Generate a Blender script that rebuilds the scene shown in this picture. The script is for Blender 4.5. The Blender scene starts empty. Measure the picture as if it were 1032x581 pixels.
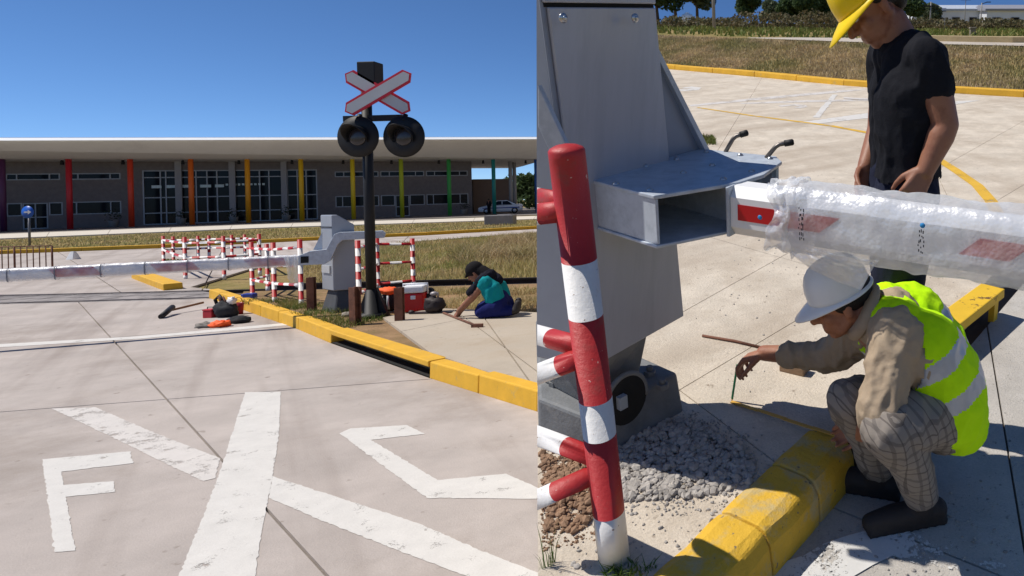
import bpy, bmesh, math, random
import numpy as np
from mathutils import Vector, Matrix, noise
random.seed(7); np.random.seed(7)
SC = bpy.context.scene
COL = SC.collection
V = Vector
# ------------------------------------------------------------------ camera
PXW, FPX, PPX, PPY = 1032.0, 700.0, 800.0, 194.0      # photo width, focal length and principal point in photo pixels
CAMZ, ROLL = 1.6, math.radians(1.5)
cd = bpy.data.cameras.new('camera'); cam = bpy.data.objects.new('camera', cd); COL.objects.link(cam)
cd.sensor_width = 36; cd.lens = 36*FPX/PXW
cd.shift_x = (516-PPX)/PXW; cd.shift_y = (PPY-290.5)/PXW
cd.clip_start = .05; cd.clip_end = 4000
RC = Matrix.Rotation(math.radians(90), 3, 'X') @ Matrix.Rotation(-ROLL, 3, 'Z')
cam.matrix_world = Matrix.Translation((0, 0, CAMZ)) @ RC.to_4x4()
SC.camera = cam
# ------------------------------------------------------------------ light
SUN = V((-.56, -.07, .83)).normalized()
w = bpy.data.worlds.new('World'); SC.world = w; w.use_nodes = True
nt = w.node_tree; sky = nt.nodes.new('ShaderNodeTexSky'); sky.sky_type = 'NISHITA'; sky.sun_disc = False
sky.sun_elevation = math.asin(SUN.z); sky.sun_rotation = math.atan2(SUN.x, SUN.y)
sky.air_density = .6; sky.dust_density = 0; sky.ozone_density = 6; sky.altitude = 2000
hs = nt.nodes.new('ShaderNodeHueSaturation'); hs.inputs['Saturation'].default_value = 1.08
nt.links.new(sky.outputs[0], hs.inputs['Color']); nt.links.new(hs.outputs[0], nt.nodes['Background'].inputs[0]); nt.nodes['Background'].inputs[1].default_value = .12
sd = bpy.data.lights.new('sun', 'SUN'); sd.energy = 4.5; sd.angle = math.radians(.53); sd.color = (1, .95, .87)
so = bpy.data.objects.new('sun', sd); COL.objects.link(so); so.rotation_euler = SUN.to_track_quat('Z', 'Y').to_euler(); so.location = (-20, 0, 30)
vs = SC.view_settings; vs.view_transform = 'Standard'; vs.look = 'None'; vs.exposure = 0.1; vs.gamma = 1; vs.use_curve_mapping = False
# ------------------------------------------------------------------ the two grounds: level street (L) and the forecourt on the slope (R)
CAMP = V((0, 0, CAMZ))
def ray(px, py): return (RC @ V(((px-PPX)/FPX, -(py-PPY)/FPX, -1)))
TH = math.atan((PPY-12)/FPX); HR = 1.42
MR3 = RC @ Matrix(((1, 0, 0), (0, math.sin(TH), math.cos(TH)), (0, -math.cos(TH), math.sin(TH))))   # columns: right, forward, up of the slope
MR = Matrix.Translation(CAMP - HR*MR3.col[2]) @ MR3.to_4x4()
MRI3 = MR3.transposed()
CR = V((0, 0, HR))
def Lg(px, py, z=0.):
    d = ray(px, py); t = (z-CAMZ)/d.z; return CAMP + d*t
def Ld(px, py, y):
    d = ray(px, py); return CAMP + d*(y/d.y)
def rr(px, py): return MRI3 @ ray(px, py)
def Rg(px, py, z=0.):
    d = rr(px, py); return CR + d*((z-HR)/d.z)
def Rd(px, py, y):
    d = rr(px, py); return CR + d*(y/d.y)
FR = {'L': Matrix.Identity(4), 'R': MR}
# ------------------------------------------------------------------ materials
MATS = {}
def pm(name, col, rough=.8, metal=0., var=.12, scale=5., bump=.15, bscale=60., spec=.4, col2=None, c2lo=.5, c2hi=.65, c2scale=3., col3=None, c3scale=25., c3lo=.62, c3hi=.7,
       streak=None, dist=.01, coat=0., trans=0., grain=0., worn=0., wscale=16., smear=None):
    if name in MATS: return MATS[name]
    m = bpy.data.materials.new(name); m.use_nodes = True; MATS[name] = m
    n = m.node_tree.nodes; l = m.node_tree.links; b = n['Principled BSDF']
    b.inputs['Roughness'].default_value = rough; b.inputs['Metallic'].default_value = metal
    b.inputs['Specular IOR Level'].default_value = spec; b.inputs['Coat Weight'].default_value = coat
    g = n.new('ShaderNodeNewGeometry'); pos = g.outputs['Position']
    if streak:
        mp = n.new('ShaderNodeVectorMath'); mp.operation = 'MULTIPLY'; mp.inputs[1].default_value = streak; l.new(pos, mp.inputs[0]); spos = mp.outputs[0]
    else: spos = pos
    def nz(sc, det=4, ro=.6, p=None):
        t = n.new('ShaderNodeTexNoise'); t.inputs['Scale'].default_value = sc; t.inputs['Detail'].default_value = det; t.inputs['Roughness'].default_value = ro
        l.new(p or pos, t.inputs['Vector']); return t.outputs['Fac']
    def mixc(f, a, c):
        x = n.new('ShaderNodeMix'); x.data_type = 'RGBA'
        if f is not None: l.new(f, x.inputs[0])
        for s, q in ((6, a), (7, c)):
            if isinstance(q, (tuple, list)): x.inputs[s].default_value = (*q, 1)
            else: l.new(q, x.inputs[s])
        return x
    def ramp(f, lo, hi):
        r = n.new('ShaderNodeMapRange'); r.inputs[1].default_value = lo; r.inputs[2].default_value = hi; l.new(f, r.inputs[0]); return r.outputs[0]
    lo = tuple(max(0, c*(1-var)) for c in col); hi = tuple(min(1, c*(1+var)) for c in col)
    out = mixc(ramp(nz(scale, 6, .65, spos), .3, .7), lo, hi).outputs[2]
    if col2: out = mixc(ramp(nz(c2scale, 7, .7, spos), c2lo, c2hi), out, col2).outputs[2]
    if col3: out = mixc(ramp(nz(c3scale, 3, .6), c3lo, c3hi), out, col3).outputs[2]
    if smear:
        mp_ = n.new('ShaderNodeMapping'); mp_.vector_type = 'TEXTURE'; mp_.inputs['Rotation'].default_value = (0, 0, smear[0]); mp_.inputs['Scale'].default_value = (9, .55, 1); l.new(pos, mp_.inputs[0])
        out = mixc(ramp(nz(1.0, 4, .55, mp_.outputs[0]), .52, .8), out, smear[1]).outputs[2]
    if grain:
        gx_ = n.new('ShaderNodeMix'); gx_.data_type = 'RGBA'; gx_.blend_type = 'MULTIPLY'; gx_.inputs[0].default_value = 1; l.new(out, gx_.inputs[6])
        gr = n.new('ShaderNodeMapRange'); gr.inputs[1].default_value = .3; gr.inputs[2].default_value = .7; gr.inputs[3].default_value = 1-grain; gr.inputs[4].default_value = 1+grain; l.new(nz(130, 3, .8), gr.inputs[0]); l.new(gr.outputs[0], gx_.inputs[7]); out = gx_.outputs[2]
    if worn:
        tr_ = n.new('ShaderNodeBsdfTransparent'); mx = n.new('ShaderNodeMixShader'); ad = n.new('ShaderNodeMath'); ad.operation = 'MULTIPLY_ADD'; ad.inputs[1].default_value = .8; l.new(nz(wscale*4, 6, .8), ad.inputs[0]); l.new(nz(wscale*.3, 5, .6), ad.inputs[2])
        l.new(ramp(ad.outputs[0], worn, worn+.05), mx.inputs[0]); l.new(b.outputs[0], mx.inputs[1]); l.new(tr_.outputs[0], mx.inputs[2]); l.new(mx.outputs[0], n['Material Output'].inputs[0])
    l.new(out, b.inputs['Base Color'])
    if bump:
        bp = n.new('ShaderNodeBump'); bp.inputs['Strength'].default_value = bump; bp.inputs['Distance'].default_value = dist
        l.new(nz(bscale, 5, .7), bp.inputs['Height']); l.new(bp.outputs[0], b.inputs['Normal'])
    if trans: b.inputs['Transmission Weight'].default_value = trans
    return m
def srgb(r, g, b): return tuple((c/255/12.92 if c/255 < .04045 else ((c/255+.055)/1.055)**2.4) for c in (r, g, b))
def leafmat(name, col, col2, c2s=2.2):
    if name in MATS: return MATS[name]
    m = pm(name, col, .6, 0, .35, 1.5, 0, col2=col2, c2lo=.45, c2hi=.6, c2scale=c2s, spec=.2)
    n = m.node_tree.nodes; l = m.node_tree.links; b = n['Principled BSDF']
    t = n.new('ShaderNodeBsdfTranslucent'); mx = n.new('ShaderNodeMixShader'); mx.inputs[0].default_value = .3
    src = b.inputs['Base Color'].links[0].from_socket; l.new(src, t.inputs[0]); l.new(b.outputs[0], mx.inputs[1]); l.new(t.outputs[0], mx.inputs[2])
    l.new(mx.outputs[0], n['Material Output'].inputs[0]); return m
# ------------------------------------------------------------------ mesh helpers
def perp(d):
    d = V(d).normalized(); a = V((0, 0, 1)) if abs(d.z) < .9 else V((1, 0, 0))
    u = d.cross(a).normalized(); return u, d.cross(u).normalized()
class MB:
    def __init__(s): s.v = []; s.f = []; s.m = []; s.s = []
    def add(s, vs, fs, m=0, sm=False):
        o = len(s.v); s.v += [V(p) for p in vs]
        for f in fs: s.f.append([o+i for i in f]); s.m.append(m); s.s.append(sm)
        return s
    def hexa(s, p, m=0):      # p: 4 bottom then 4 top, ccw from above
        return s.add(p, [(3, 2, 1, 0), (4, 5, 6, 7), (0, 1, 5, 4), (1, 2, 6, 5), (2, 3, 7, 6), (3, 0, 4, 7)], m)
    def box(s, c, size, ax=None, m=0):
        c = V(c); X, Y, Z = ax if ax else (V((1, 0, 0)), V((0, 1, 0)), V((0, 0, 1)))
        X, Y, Z = V(X)*size[0]/2, V(Y)*size[1]/2, V(Z)*size[2]/2
        return s.hexa([c-X-Y-Z, c+X-Y-Z, c+X+Y-Z, c-X+Y-Z, c-X-Y+Z, c+X-Y+Z, c+X+Y+Z, c-X+Y+Z], m)
    def prism(s, poly, ext, m=0, m2=None):
        n = len(poly); e = V(ext); p = [V(q) for q in poly]
        a = V((0, 0, 0))
        for i in range(n): a += p[i].cross(p[(i+1) % n])
        if a.dot(e) < 0: p.reverse()
        s.add(p+[q+e for q in p], [tuple(range(n))[::-1]], m if m2 is None else m)
        o = len(s.v)-2*n
        s.f.append([o+n+i for i in range(n)]); s.m.append(m); s.s.append(False)
        for i in range(n):
            j = (i+1) % n; s.f.append([o+i, o+j, o+n+j, o+n+i]); s.m.append(m if m2 is None else m2); s.s.append(False)
        return s
    def tube(s, pts, rad, n=12, m=0, caps=True, bands=None, sm=True):
        pts = [V(p) for p in pts]; k = len(pts)
        if not isinstance(rad, (list, tuple)): rad = [rad]*k
        u = None; vs = []
        for i, p in enumerate(pts):
            d = (pts[min(i+1, k-1)]-pts[max(i-1, 0)]).normalized()
            if u is None: u, _ = perp(d)
            u = (u-d*u.dot(d)).normalized(); w_ = d.cross(u)
            vs += [p+(u*math.cos(2*math.pi*j/n)+w_*math.sin(2*math.pi*j/n))*rad[i] for j in range(n)]
        o = len(s.v); s.v += vs
        for i in range(k-1):
            for j in range(n):
                s.f.append([o+i*n+j, o+i*n+(j+1) % n, o+(i+1)*n+(j+1) % n, o+(i+1)*n+j]); s.m.append(bands[i] if bands else m); s.s.append(sm)
        if caps:
            s.f.append([o+j for j in range(n)][::-1]); s.m.append(bands[0] if bands else m); s.s.append(False)
            s.f.append([o+(k-1)*n+j for j in range(n)]); s.m.append(bands[-1] if bands else m); s.s.append(False)
        return s
    def capsule(s, p0, p1, r0, r1, n=14, m=0):
        p0, p1 = V(p0), V(p1); d = p1-p0; L = d.length; d = d.normalized() if L > 1e-6 else V((0, 0, 1))
        pts = []; rad = []
        for i in range(1, 5): a = math.pi/2*(1-i/4.); pts.append(p0-d*r0*math.sin(a)); rad.append(max(r0*math.cos(a), r0*.05))
        for i in range(0, 4): a = math.pi/2*i/4.; pts.append(p1+d*r1*math.sin(a)); rad.append(r1*math.cos(a))
        pts.append(p1+d*r1); rad.append(r1*.05); pts.insert(0, p0-d*r0); rad.insert(0, r0*.05)
        return s.tube(pts, rad, n, m)
    def ball(s, c, r, ax=None, nu=16, nv=10, m=0, lo=0., hi=1.):
        c = V(c); r = (r, r, r) if isinstance(r, (int, float)) else r
        X, Y, Z = [V(a).normalized() for a in ax] if ax else (V((1, 0, 0)), V((0, 1, 0)), V((0, 0, 1)))
        o = len(s.v)
        for i in range(nv+1):
            t = math.pi*(lo+(hi-lo)*i/nv); q = max(math.sin(t), .004)
            for j in range(nu):
                a = 2*math.pi*j/nu; s.v.append(c+X*r[0]*q*math.cos(a)+Y*r[1]*q*math.sin(a)-Z*r[2]*math.cos(t))
        for i in range(nv):
            for j in range(nu): s.f.append([o+i*nu+j, o+i*nu+(j+1) % nu, o+(i+1)*nu+(j+1) % nu, o+(i+1)*nu+j]); s.m.append(m); s.s.append(True)
        s.f.append([o+j for j in range(nu)][::-1]); s.m.append(m); s.s.append(True)
        s.f.append([o+nv*nu+j for j in range(nu)]); s.m.append(m); s.s.append(True)
        return s
    def lathe(s, c, axis, prof, n=24, m=0, bands=None):
        axis = V(axis).normalized(); u, w_ = perp(axis); c = V(c)
        return s.tube([c+axis*h for h, r in prof], [max(r, .0005) for h, r in prof], n, m, True, bands) if all(prof[i][0] < prof[i+1][0]+1e-9 for i in range(len(prof)-1)) and prof[0][0] != prof[-1][0] else s._lathe(c, axis, u, w_, prof, n, m)
    def _lathe(s, c, axis, u, w_, prof, n, m):
        o = len(s.v)
        for h, r in prof:
            for j in range(n): a = 2*math.pi*j/n; s.v.append(c+axis*h+(u*math.cos(a)+w_*math.sin(a))*max(r, .0005))
        for i in range(len(prof)-1):
            for j in range(n): s.f.append([o+i*n+j, o+i*n+(j+1) % n, o+(i+1)*n+(j+1) % n, o+(i+1)*n+j]); s.m.append(m); s.s.append(True)
        return s
    def mesh(s, name, mats, off=None):
        off = off or V((0, 0, 0))
        me = bpy.data.meshes.new(name); me.from_pydata([p-off for p in s.v], [], s.f)
        for m_ in (mats if isinstance(mats, (list, tuple)) else [mats]): me.materials.append(m_)
        me.polygons.foreach_set('material_index', s.m); me.polygons.foreach_set('use_smooth', s.s); me.update()
        return me
    def build(s, name, mats, parent=None, frame='L', loc=None, bevel=0, fix=True):
        off = BASE[parent.name] if parent else V(loc) if loc is not None else V((0, 0, 0))
        me = s.mesh(name, mats, off); o = bpy.data.objects.new(name, me); COL.objects.link(o)
        if fix:
            bm = bmesh.new(); bm.from_mesh(me); bmesh.ops.recalc_face_normals(bm, faces=bm.faces); bm.to_mesh(me); bm.free()
        BASE[o.name] = off
        if parent: o.parent = parent
        else: o.matrix_world = FR[frame] @ Matrix.Translation(off)
        if bevel:
            md = o.modifiers.new('bevel', 'BEVEL'); md.width = bevel; md.segments = 2; md.limit_method = 'ANGLE'; md.angle_limit = math.radians(40)
        return o
BASE = {}
def tag(o, label=None, cat=None, group=None, kind=None):
    for k, q in (('label', label), ('category', cat), ('group', group), ('kind', kind)):
        if q: o[k] = q
    return o
def thing(name, label, cat, loc, frame='L', group=None):
    o = bpy.data.objects.new(name, None); COL.objects.link(o); o.empty_display_size = .1
    BASE[o.name] = V(loc); o.matrix_world = FR[frame] @ Matrix.Translation(V(loc))
    return tag(o, label, cat, group)
def struct(o): o['kind'] = 'structure'; return o
def lerp(a, b, t): return a+(b-a)*t
def npmesh(name, verts, faces, mat, frame='L', smooth=False):
    me = bpy.data.meshes.new(name); me.from_pydata(np.asarray(verts).tolist(), [], faces)
    me.materials.append(mat)
    if smooth: me.polygons.foreach_set('use_smooth', [True]*len(me.polygons))
    me.update(); o = bpy.data.objects.new(name, me); COL.objects.link(o); BASE[o.name] = V((0, 0, 0)); o.matrix_world = FR[frame]; return o
def rough_edge(p, step=.025, j=.0022):
    out = []
    for a, b in zip(p, p[1:]+p[:1]):
        L = (b-a).length; n = max(1, min(60, int(L/step))); d = (b-a)/max(L, 1e-6); nn = V((-d.y, d.x, 0))
        for i in range(n): out.append(lerp(a, b, i/n)+(nn*random.gauss(0, j) if i else V((0, 0, 0))))
    return out
def inpoly(x, y, poly):
    c = np.zeros(x.shape, bool); n = len(poly)
    for i in range(n):
        x1, y1 = poly[i][:2]; x2, y2 = poly[(i+1) % n][:2]
        if y1 == y2: continue
        c ^= ((y1 > y) != (y2 > y)) & (x < (x2-x1)*(y-y1)/(y2-y1)+x1)
    return c
def blades(poly, n, h, wd, zf, near=None, lean=.5, rs=1):
    """n grass blades inside poly; each one a two-triangle bent blade; zf(x,y) gives the ground"""
    rng = np.random.default_rng(rs); P = np.array([p[:2] for p in poly]); lo = P.min(0); hi = P.max(0)
    xs = []; ys = []; tot = 0
    while tot < n:
        x = rng.uniform(lo[0], hi[0], n*2); y = rng.uniform(lo[1], hi[1], n*2)
        k = inpoly(x, y, P)
        if near is not None:
            k &= rng.uniform(0, 1, n*2) < near(x, y)
        xs.append(x[k]); ys.append(y[k]); tot += k.sum()
    x = np.concatenate(xs)[:n]; y = np.concatenate(ys)[:n]; z = zf(x, y)
    a = rng.uniform(0, 2*np.pi, n); b = rng.uniform(0, 2*np.pi, n); H = h*rng.uniform(.35, 1.25, n); L = H*lean*rng.uniform(.2, 1.5, n); W = wd*rng.uniform(.6, 1.4, n)
    p0 = np.stack([x, y, z-.01], 1); dx = np.stack([np.cos(a)*W, np.sin(a)*W, 0*W], 1); ld = np.stack([np.cos(b)*L, np.sin(b)*L, 0*L], 1)
    up = np.stack([0*H, 0*H, H], 1)
    v = np.stack([p0-dx, p0+dx, p0+dx*.7+ld*.35+up*.6, p0-dx*.7+ld*.35+up*.6, p0+ld+up*.97], 1).reshape(-1, 3)
    i = np.arange(n)*5
    f = [(q, q+1, q+2, q+3) for q in i.tolist()]+[(q+3, q+2, q+4) for q in i.tolist()]
    return v, f
class FaceList(list): pass
# ================================================================== THE STREET (left)
M_CONC = pm('street_concrete', srgb(178, 168, 161), .9, 0, .15, 1.3, .35, 90, .25, col2=srgb(146, 134, 124), c2scale=.4, c2lo=.5, c2hi=.72, col3=srgb(128, 116, 106), c3scale=9, c3lo=.66, c3hi=.8, grain=.10, smear=(math.radians(128), srgb(140, 128, 120)))
M_CONC2 = pm('pavement_concrete', srgb(180, 168, 152), .9, 0, .12, 1.8, .35, 80, .25, col2=srgb(158, 142, 122), c2scale=.9, c2lo=.5, c2hi=.75, col3=srgb(120, 108, 95), c3scale=11, c3lo=.66, c3hi=.8, grain=.10)
M_JOINT = pm('joint_dirt', srgb(96, 86, 78), .95, 0, .2, 6, .2)
M_PAINTW = pm('worn_white_paint', srgb(208, 204, 198), .75, 0, .06, 7, .2, 90, .3, worn=1.06, wscale=24., grain=.05)
M_PAINTFADE = pm('faded_white_paint', srgb(206, 200, 194), .8, 0, .06, 5, .2, 90, .3, worn=.97, wscale=24., grain=.05)
M_YEL = pm('kerb_yellow', srgb(218, 168, 52), .7, 0, .1, 5, .3, 50, .3, col2=srgb(186, 158, 96), c2scale=7, c2lo=.58, c2hi=.72, col3=srgb(120, 108, 92), c3scale=26, c3lo=.68, c3hi=.76)
M_SOIL = pm('dry_soil', srgb(150, 122, 92), .95, 0, .2, 3, .6, 30, .1, col2=srgb(120, 104, 70), c2scale=2, c2lo=.45, c2hi=.65, dist=.03)
M_GRASSG = pm('dry_grass_ground', srgb(156, 134, 92), .95, 0, .22, .8, .7, 25, .1, col2=srgb(112, 110, 60), c2scale=.35, c2lo=.42, c2hi=.62, col3=srgb(96, 74, 52), c3scale=5, c3lo=.6, c3hi=.72, dist=.04)
M_BLADE = leafmat('dry_grass_blade', srgb(188, 168, 124), srgb(150, 150, 92), .5)
M_BLADEG = leafmat('green_weed_blade', srgb(96, 112, 52), srgb(132, 126, 70))
M_BLADEB = leafmat('brown_hay_blade', srgb(184, 162, 126), srgb(146, 138, 92), .45)
M_STEELD = pm('rusty_rail_steel', srgb(58, 48, 42), .6, .6, .2, 8, .2, 60)
M_BLACK = pm('dark_void', (.012, .012, .012), .9, 0, .1)  # near-black that paints shade into hollows, also used for the lid seam

g = MB(); S_ = 900.
g.add([(-S_, -S_*.4, -.06), (S_, -S_*.4, -.06), (S_, S_*1.6, -.06), (-S_, S_*1.6, -.06)], [(0, 1, 2, 3)])
struct(g.build('ground', M_GRASSG))

def clip_poly(poly, a, b, off=0.):
    """keep the side of line a->b that lies to its left, shrunk by off"""
    d = (V(b)-V(a)).to_2d(); nrm = V((-d.y, d.x)).normalized(); out = []; n = len(poly)
    def sd(p): return (V((p[0], p[1]))-V((a[0], a[1]))).dot(nrm)-off
    for i in range(n):
        p, q = V(poly[i]), V(poly[(i+1) % n]); s, t = sd(p), sd(q)
        if s >= 0: out.append(p)
        if (s >= 0) != (t >= 0): out.append(p+(q-p)*(s/(s-t)))
    return out
def slabs(root, poly, lines, mat, th=.05, gap=.007, mk=lambda i: 'slab', z0=None):
    """cut poly by the joint lines (pairs of points) and build each piece as a slab under root"""
    ps = [[V(p) for p in poly]]
    for a, b in lines:
        nx = []
        for p in ps:
            for q in (clip_poly(p, a, b, gap), clip_poly(p, b, a, gap)):
                if len(q) > 2: nx.append(q)
        ps = nx
    for i, p in enumerate(ps):
        m = MB(); m.prism([q-V((0, 0, th)) for q in p], (0, 0, th)); m.build(mk(i), mat, root)
# --- near road with joints
kerb_bot = [(150, 279), (185, 292), (232, 308), (300, 332), (333, 346), (432, 381), (541, 415), (640, 447)]
RA0, RA1 = Lg(0, 306), Lg(541, 291.5); RB0, RB1 = Lg(0, 298.5), Lg(541, 285)
KB = [Lg(*p) for p in kerb_bot]
near_edge = [V((-22, .2, 0)), V((1.5, .2, 0)), V((1.5, 3.0, 0))]
tr = lambda t, o: lerp(RA0, RA1, t)+V((0, -o, 0))
road_poly = near_edge+[KB[7], KB[6], KB[5], KB[4], KB[3], KB[2]]+[tr(.44, .14), tr(-.9, .14)]
road_poly = [V((p.x, p.y, 0)) for p in road_poly]
rb = MB(); rb.add([p-V((0, 0, .03)) for p in road_poly], [tuple(range(len(road_poly)))])
road = struct(rb.build('road', M_JOINT))
J = [(Lg(93, 320), Lg(330, 581)), (Lg(0, 415.5), Lg(541, 374)), (Lg(0, 349), Lg(290, 327)), (Lg(-420, 400), Lg(-300, 581))]
slabs(road, road_poly, J, M_CONC)
# --- painted marks: crossing cross, letters, stop line
def mark(name, pix, mat, z=.0025):
    q = rough_edge([Lg(x, y, z) for x, y in pix]); m = MB(); m.add(q, [tuple(range(len(q)))]); return m.build(name, mat, road)
mark('painted_cross_bar', [(247, 395.5), (283, 395), (281, 440), (273, 489), (262.5, 541), (256, 590), (176, 590), (199, 535), (221, 478)], M_PAINTW)
mark('painted_cross_bar', [(52, 412), (96, 410.5), (150, 434), (222, 462), (217, 482), (205, 485), (152, 460), (130, 449)], M_PAINTFADE)
mark('painted_cross_bar', [(274.5, 480), (305, 490), (420, 527), (480, 553), (580, 592), (500, 592), (420, 562), (332, 528), (271, 502)], M_PAINTW)
mark('painted_letter', [(42.5, 463), (131, 455), (134, 467), (62, 475.5), (64, 489), (114, 485), (116, 496), (66, 501), (76, 555), (55, 556.5)], M_PAINTW)
mark('painted_letter', [(342, 437), (353, 432), (410, 428.5), (428, 437.5), (374, 443.5), (441, 484), (510, 477.5), (545, 493), (545, 503), (430, 502)], M_PAINTW)
mark('painted_line', [(-60, 351), (0, 347), (140, 339), (290, 325.5), (290, 328), (140, 341.6), (0, 350.2), (-60, 354)], M_PAINTW)
# --- railway: rails in a concrete crossing deck on the left, on sleepers in the grass on the right
track = struct(MB().add([tr(-1.2, .3)-V((0, 0, .055)), tr(2., .3)-V((0, 0, .055)), lerp(RB0, RB1, 2.)+V((0, .3, -.055)), lerp(RB0, RB1, -1.2)+V((0, .3, -.055))], [(0, 1, 2, 3)]).build('railway_track', pm('ballast', srgb(96, 84, 74), .95, 0, .3, 5, .8, 30, .1, dist=.03)))
deck = [tr(-.9, .13), tr(.46, .13), lerp(RB0, RB1, .36)+V((0, .13, 0)), lerp(RB0, RB1, -.9)+V((0, .13, 0))]
dr = (RA1-RA0).normalized(); dn = V((-dr.y, dr.x, 0))
djs = []
for k in range(-7, 16):
    a = lerp(RA0, RA1, k*.075+.0); djs.append((a-dn*3, a+dn*3+dr*.4))
djs += [(RA0-dr*20+dn*.02, RA1+dn*.02), (RA0-dr*20+dn*.09, RA1+dn*.09), (RB0-dr*20-dn*.02, RB1-dn*.02), (RB0-dr*20-dn*.09, RB1-dn*.09), (RA0-dr*20+dn*.55, RA1+dn*.55)]
slabs(track, deck, djs, pm('deck_concrete', srgb(150, 143, 140), .85, 0, .2, 3, .3, 60, .3, col2=srgb(104, 98, 96), c2scale=2.4, c2lo=.45, c2hi=.65), .05, .014, lambda i: 'deck_panel')
for a, b in ((RA0, RA1), (RB0, RB1)):
    m = MB(); c0 = lerp(a, b, -1.2); c1 = lerp(a, b, 1.9); d = (c1-c0).normalized(); L = (c1-c0).length
    prof = [(-.055, -.05), (.055, -.05), (.055, -.035), (.012, -.02), (.012, .06), (.034, .068), (.034, .1), (-.034, .1), (-.034, .068), (-.012, .06), (-.012, -.02), (-.055, -.035)]
    # the rail lies lower where the deck surrounds it
    cm = lerp(a, b, .5)
    for s, e, dz in ((c0, cm, -.092), (cm, c1, .0)):
        m.prism([s+dn*p[0]+V((0, 0, p[1]+dz)) for p in prof], e-s)
    m.build('rail', M_STEELD, track)
for k in range(14):
    t = .8+k*.055; a = lerp(RA0, RA1, t); b = lerp(RB0, RB1, t); m = MB(); m.box((a+b)/2+V((0, 0, -.06)), (.22, 1.9, .05), (dr, dn, V((0, 0, 1)))); m.build('sleeper', pm('old_timber', srgb(78, 66, 56), .9, 0, .25, 8, .4, 30), track)
# --- far side of the track: crossing road, side road, its yellow kerb, verge, footpath
def sheet(name, pix, mat, z, th=.04, lines=(), mk='slab'):
    p = [Lg(x, y, z) for x, y in pix]; m = MB(); m.add([q-V((0, 0, .025)) for q in p], [tuple(range(len(p)))]); o = struct(m.build(name, M_JOINT))
    slabs(o, p, lines, mat, th, .012, lambda i: mk); return o
side = [(-300, 268.5), (0, 256.5), (160, 250.5), (300, 243.5), (430, 237.5), (560, 230), (560, 233), (430, 242.5), (345, 250), (300, 258), (262, 268), (185, 290), (240, 293.2), (120, 297), (0, 300.5), (-300, 312)]
sheet('side_road', side[:11]+[(192, 289.5), (225, 293), (0, 297.2), (-300, 307)], M_CONC, -.004, .04, [(Lg(0, 275), Lg(200, 268)), (Lg(60, 255), Lg(130, 300)), (Lg(230, 240), Lg(200, 300)), (Lg(420, 230), Lg(400, 250))])
def kerb(name, pts, label, side_n=1, w_=.15, h=.15, seg=1.0, mat=None, frame='L', group=None, skip=None):
    """kerb stones along a polyline pts at its road-side foot; every stone is a part"""
    root = thing(name, label, 'kerb', pts[0], frame, group); root['kind'] = 'structure'
    acc = []
    for a, b in zip(pts[:-1], pts[1:]):
        L = (b-a).length; n = max(1, round(L/seg))
        for i in range(n): acc.append((lerp(a, b, i/n), lerp(a, b, (i+1)/n)))
    for i, (a, b) in enumerate(acc):
        if skip and skip((a+b)/2): continue
        d = (b-a).normalized(); nn = V((-d.y, d.x, 0))*side_n; g_ = d*.004; j = V((0, 0, random.uniform(-.004, .004)))
        a2, b2 = a+g_, b-g_; U = V((0, 0, h))+j; lo = V((0, 0, -.08))
        m = MB(); p = [a2+lo, b2+lo, b2+nn*w_+lo, a2+nn*w_+lo, a2+U+nn*.012, b2+U+nn*.012, b2+U+nn*w_, a2+U+nn*w_]
        m.hexa(p); m.build('kerb_stone', mat or M_YEL, root, bevel=.012)
    return root
kerb('kerb', [Lg(x, y) for x, y in [(-300, 268), (0, 256), (160, 250), (300, 243), (430, 237), (575, 228.5)]], 'yellow painted kerb of the far road in front of the station lawn', 1, .25, .13, 3.)
sheet('footpath', [(-300, 251), (0, 240.5), (270, 229.5), (560, 220.2), (560, 217.2), (270, 226), (0, 236), (-300, 246)], pm('pale_footpath', srgb(205, 196, 182), .9, 0, .08, 1, .1), .02, .08, [(Lg(x, 250), Lg(x+25, 210)) for x in range(-200, 560, 60)])
sheet('station_forecourt', [(-400, 249.5), (-100, 239.6), (270, 226), (600, 214.8), (700, 206), (0, 221)], pm('forecourt_paving', srgb(120, 112, 106), .9, 0, .1, 1, .1), .0, .04, [(Lg(0, 225), Lg(541, 212))])
# raised verge with the barrier, pole and pavement (top at 0.14)
VZ = .14
ktop = [V((p.x, p.y, VZ-.012)) for p in KB]
def vg(px, py): return Lg(px, py, VZ)
vpoly = [KB[7], KB[6], KB[5], KB[4], KB[3], KB[2]]
vin = []
for i, p in enumerate(vpoly):
    d = (vpoly[min(i+1, 5)]-vpoly[max(i-1, 0)]).normalized(); vin.append(V((p.x, p.y, VZ-.02))+V((d.y, -d.x, 0))*.14)
verge_poly = vin+[tr(.47, .2)+V((0, 0, VZ-.02)), tr(1.0, .2)+V((0, 0, VZ-.02)), tr(1.5, .2)+V((0, 0, VZ-.02))]
vm = MB(); vm.prism([p-V((0, 0, .2)) for p in verge_poly], (0, 0, .2)); verge = struct(vm.build('verge', M_SOIL))
k1 = kerb('kerb', [KB[7], KB[6], KB[5]], 'yellow painted kerb nearest the camera, right of the storm drain opening', -1, .15, .15, .9)
k2 = kerb('kerb', [KB[4], KB[3], KB[2], Lg(210, 300.5)], 'yellow painted kerb between the drain opening and the rails', -1, .15, .15, 1.0)
k3 = kerb('kerb', [Lg(150, 279), Lg(185, 291)], 'short yellow kerb stub beyond the rails near the striped fence', -1, .3, .12, 1.)
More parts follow.
